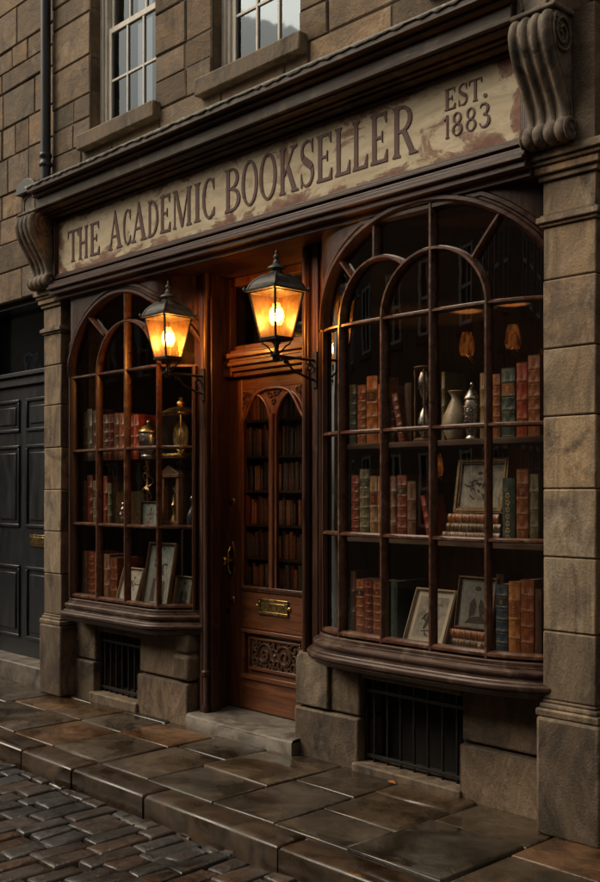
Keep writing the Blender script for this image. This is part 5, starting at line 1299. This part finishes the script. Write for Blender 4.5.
r = random.Random(77); keys = ['dark red', 'red brown', 'orange brown', 'brown', 'dark brown', 'tan', 'olive', 'dark brown', 'orange brown', 'brown']
SH = ["bottom", "fifth", "fourth", "third", "second", "top"]
for s_ in range(6):
    z = lev[s_]; room = lev[s_ + 1] - .022 - z; x = bx0; i = 0
    while x < bx1 - .03 and i < 20:
        w = r.uniform(.028, .048); h = room * r.uniform(.68, .93); k = r.choice(keys); lean = 0
        m_ = MB(); y = BY + r.uniform(0, .02); zs = [0, h * .18, h * .2, h * .62, h * .64, h * .78, h * .8, h]
        rows_ = [[(-w / 2 + w * q / 6 + .0, -.009 * math.sin(PI * (.1 + .8 * q / 6)) - (.0015 if j in (1, 2, 3, 4, 5, 6) and j % 2 else 0), zz) for q in range(7)] for j, zz in enumerate(zs)]
        m_.grid(rows_); m_.box(-w / 2, w / 2, -.002, .16, 0, h)
        o = m_.build("book", LEATHER[k], None, smooth=40, loc=(x + w / 2 + .001, y, z + .0005))
        tag(o, f"{k} book, {ORD[i]} from the handle side, {SH[s_]} bookcase shelf behind door", "book", "books in the bookcase behind the door")
        x += w + .003 + (r.random() < .08) * .02; i += 1

# dim lamps burning deep in the shop
LBL = ["dim amber lamp glowing deep in the shop above the silver caster", "dim amber lamp glowing deep in the shop above the red spines", "dim amber lamp glowing low between bright red book and gilt frame"]
for (px, py, yy), lb in zip(((467, 345, 2.9), (513, 338, 2.9), (436, 466, 2.9)), LBL):
    x, z = at(px, py, yy); r_ = empty("wall_lamp", (x, RY1, z)); tag(r_, lb, "lamp", "dim lamps inside the shop")
    b = MB(); b.grid([[(x + q_ * math.cos(k * PI / 12), yy + q_ * math.sin(k * PI / 12), z + dz) for k in range(25)] for q_, dz in ((.055, -.09), (.068, -.03), (.058, .05), (.04, .11))]); tpart(r_, b, "lamp_shade", M['shade_glow'], smooth=60)
    b = MB(); b.lathe([(0, 0), (.015, .012), (.015, .03), (0, .045)], (x, yy, z), 10); tpart(r_, b, "bulb", M['small_bulb'], smooth=60)
    b = MB(); b.tube([(x, RY1, z - .12), (x, yy + .1, z - .14), (x, yy, z - .08)], .012, 8); b.box(x - .05, x + .05, RY1 - .02, RY1, z - .2, z - .04); tpart(r_, b, "arm", M['brass'])

# ------------------------------------------------------------------ house across the street (the windows mirror it)
WHITE = surface('clean_white_paint', (.72, .7, .66), (.8, .78, .74), (4, 4, 4), (.5, .7), 0)
def facing_house(x0, x1, h, label, seed):
    op = empty("facing_house", ((x0 + x1) / 2, -10, 0)); tag(op, label, "building")
    def opart(mb_, name, mat, parent=None, **k):
        o = mb_.build(name, mat, None, **k); o.parent = parent or op
        if parent is None: o.matrix_parent_inverse = Matrix.Translation(-op.location)
        return o
    r = random.Random(seed); holes = []; xx = x0 + .5
    while xx + 1.3 < x1:
        for zz in (1.0, 4.4): holes.append((xx, xx + .8, zz, zz + 1.35))
        xx += 1.75
    b = MB(); cut_box(b, x0, x1, 0, 0, -.13, h, holes, lambda a, c, z0, z1: b.box(a, c, -10.3, -10, z0, z1)); opart(b, "wall", M['pale_render'])
    b = MB(); b.prism([(-10.0, h), (-9.8, h - .05), (-13, h + 2), (-13, h)], lambda u, v, d: (d, u, v), x0 - .02, x1 + .02); opart(b, "roof", M['pipe'])
    for (a, c, e, f) in holes:
        wn = empty("window"); wn.parent = op; wn.matrix_parent_inverse = Matrix.Translation(-op.location)
        b = MB(); b.box(a, a + .07, -10.1, -9.99, e, f); b.box(c - .07, c, -10.1, -9.99, e, f); b.box(a + .06, c - .06, -10.1, -10.03, f - .06, f); b.box(a + .06, c - .06, -10.1, -10.03, e, e + .07); b.box(a + .06, c - .06, -10.1, -10.04, (e + f) / 2 - .03, (e + f) / 2 + .03); b.box((a + c) / 2 - .02, (a + c) / 2 + .02, -10.1, -10.035, e + .07, f - .06)
        opart(b, "frame", WHITE, wn)
        b = MB(); b.box(a - .1, c + .1, -10.1, -9.94, e - .12, e); opart(b, "sill", M['dressed'], wn)
        b = MB(); b.box(a, c, -10.2, -10.12, e, f); opart(b, "pane", M['pipe'], wn)
facing_house(-1.985, 12.05, 7.5, "stone house across the street opposite the pilaster, mirrored in the curved end panes", 4)
facing_house(12.1, 45, 7.9, "long stone house row at the near end of the street, behind the viewer", 5)
facing_house(-15.5, -2, 7.2, "plain stone house across the street, mirrored in the big window's upper panes", 1)
facing_house(-30.05, -15.52, 7.8, "stone house farther along across the street, mirrored in the smaller window", 2)
facing_house(-62, -30.1, 7.4, "long stone terrace at the far end of the street, mirrored in oblique glass", 3)

# ------------------------------------------------------------------ daylight
SUN_EL, SUN_AZ = 44, 222      # degrees; azimuth counted from +Y clockwise
w = bpy.data.worlds.new("World"); S.world = w; w.use_nodes = True
nt = w.node_tree; nt.nodes.clear(); L = nt.links
sky = nt.nodes.new("ShaderNodeTexSky"); sky.sky_type = 'NISHITA'; sky.sun_disc = False
sky.sun_elevation = rad(SUN_EL); sky.sun_rotation = rad(SUN_AZ); sky.air_density = 1.0; sky.dust_density = 4.0; sky.ozone_density = 1.0
hs = nt.nodes.new("ShaderNodeHueSaturation"); hs.inputs["Saturation"].default_value = .3
tint = nt.nodes.new("ShaderNodeMix"); tint.data_type = 'RGBA'; tint.blend_type = 'MULTIPLY'; tint.inputs[0].default_value = 1; tint.inputs[7].default_value = (1.0, .89, .73, 1)
bg = nt.nodes.new("ShaderNodeBackground"); bg.inputs[1].default_value = SKY_STRENGTH = .075
ow = nt.nodes.new("ShaderNodeOutputWorld")
L.new(sky.outputs[0], hs.inputs["Color"]); L.new(hs.outputs[0], tint.inputs[6]); L.new(tint.outputs[2], bg.inputs[0]); L.new(bg.outputs[0], ow.inputs[0])
sd = bpy.data.lights.new("sun", 'SUN'); sd.energy = 1.3; sd.angle = rad(40); sd.color = (1.0, .88, .7)
so = bpy.data.objects.new("sun", sd); COL.objects.link(so)
az, elv = rad(SUN_AZ), rad(SUN_EL)
dirv = Vector((math.sin(az) * math.cos(elv), math.cos(az) * math.cos(elv), math.sin(elv)))
so.rotation_euler = dirv.to_track_quat('Z', 'Y').to_euler(); so.location = dirv * 20

S.render.engine = 'CYCLES'
S.cycles.use_denoising = True
S.cycles.max_bounces = 8; S.cycles.transparent_max_bounces = 16; S.cycles.glossy_bounces = 4; S.cycles.diffuse_bounces = 4
S.cycles.sample_clamp_indirect = 4.0; S.cycles.caustics_reflective = False; S.cycles.caustics_refractive = False
vs = S.view_settings; vs.view_transform = 'Standard'; vs.look = 'None'; vs.exposure = .62; vs.gamma = 1.0; vs.use_curve_mapping = False
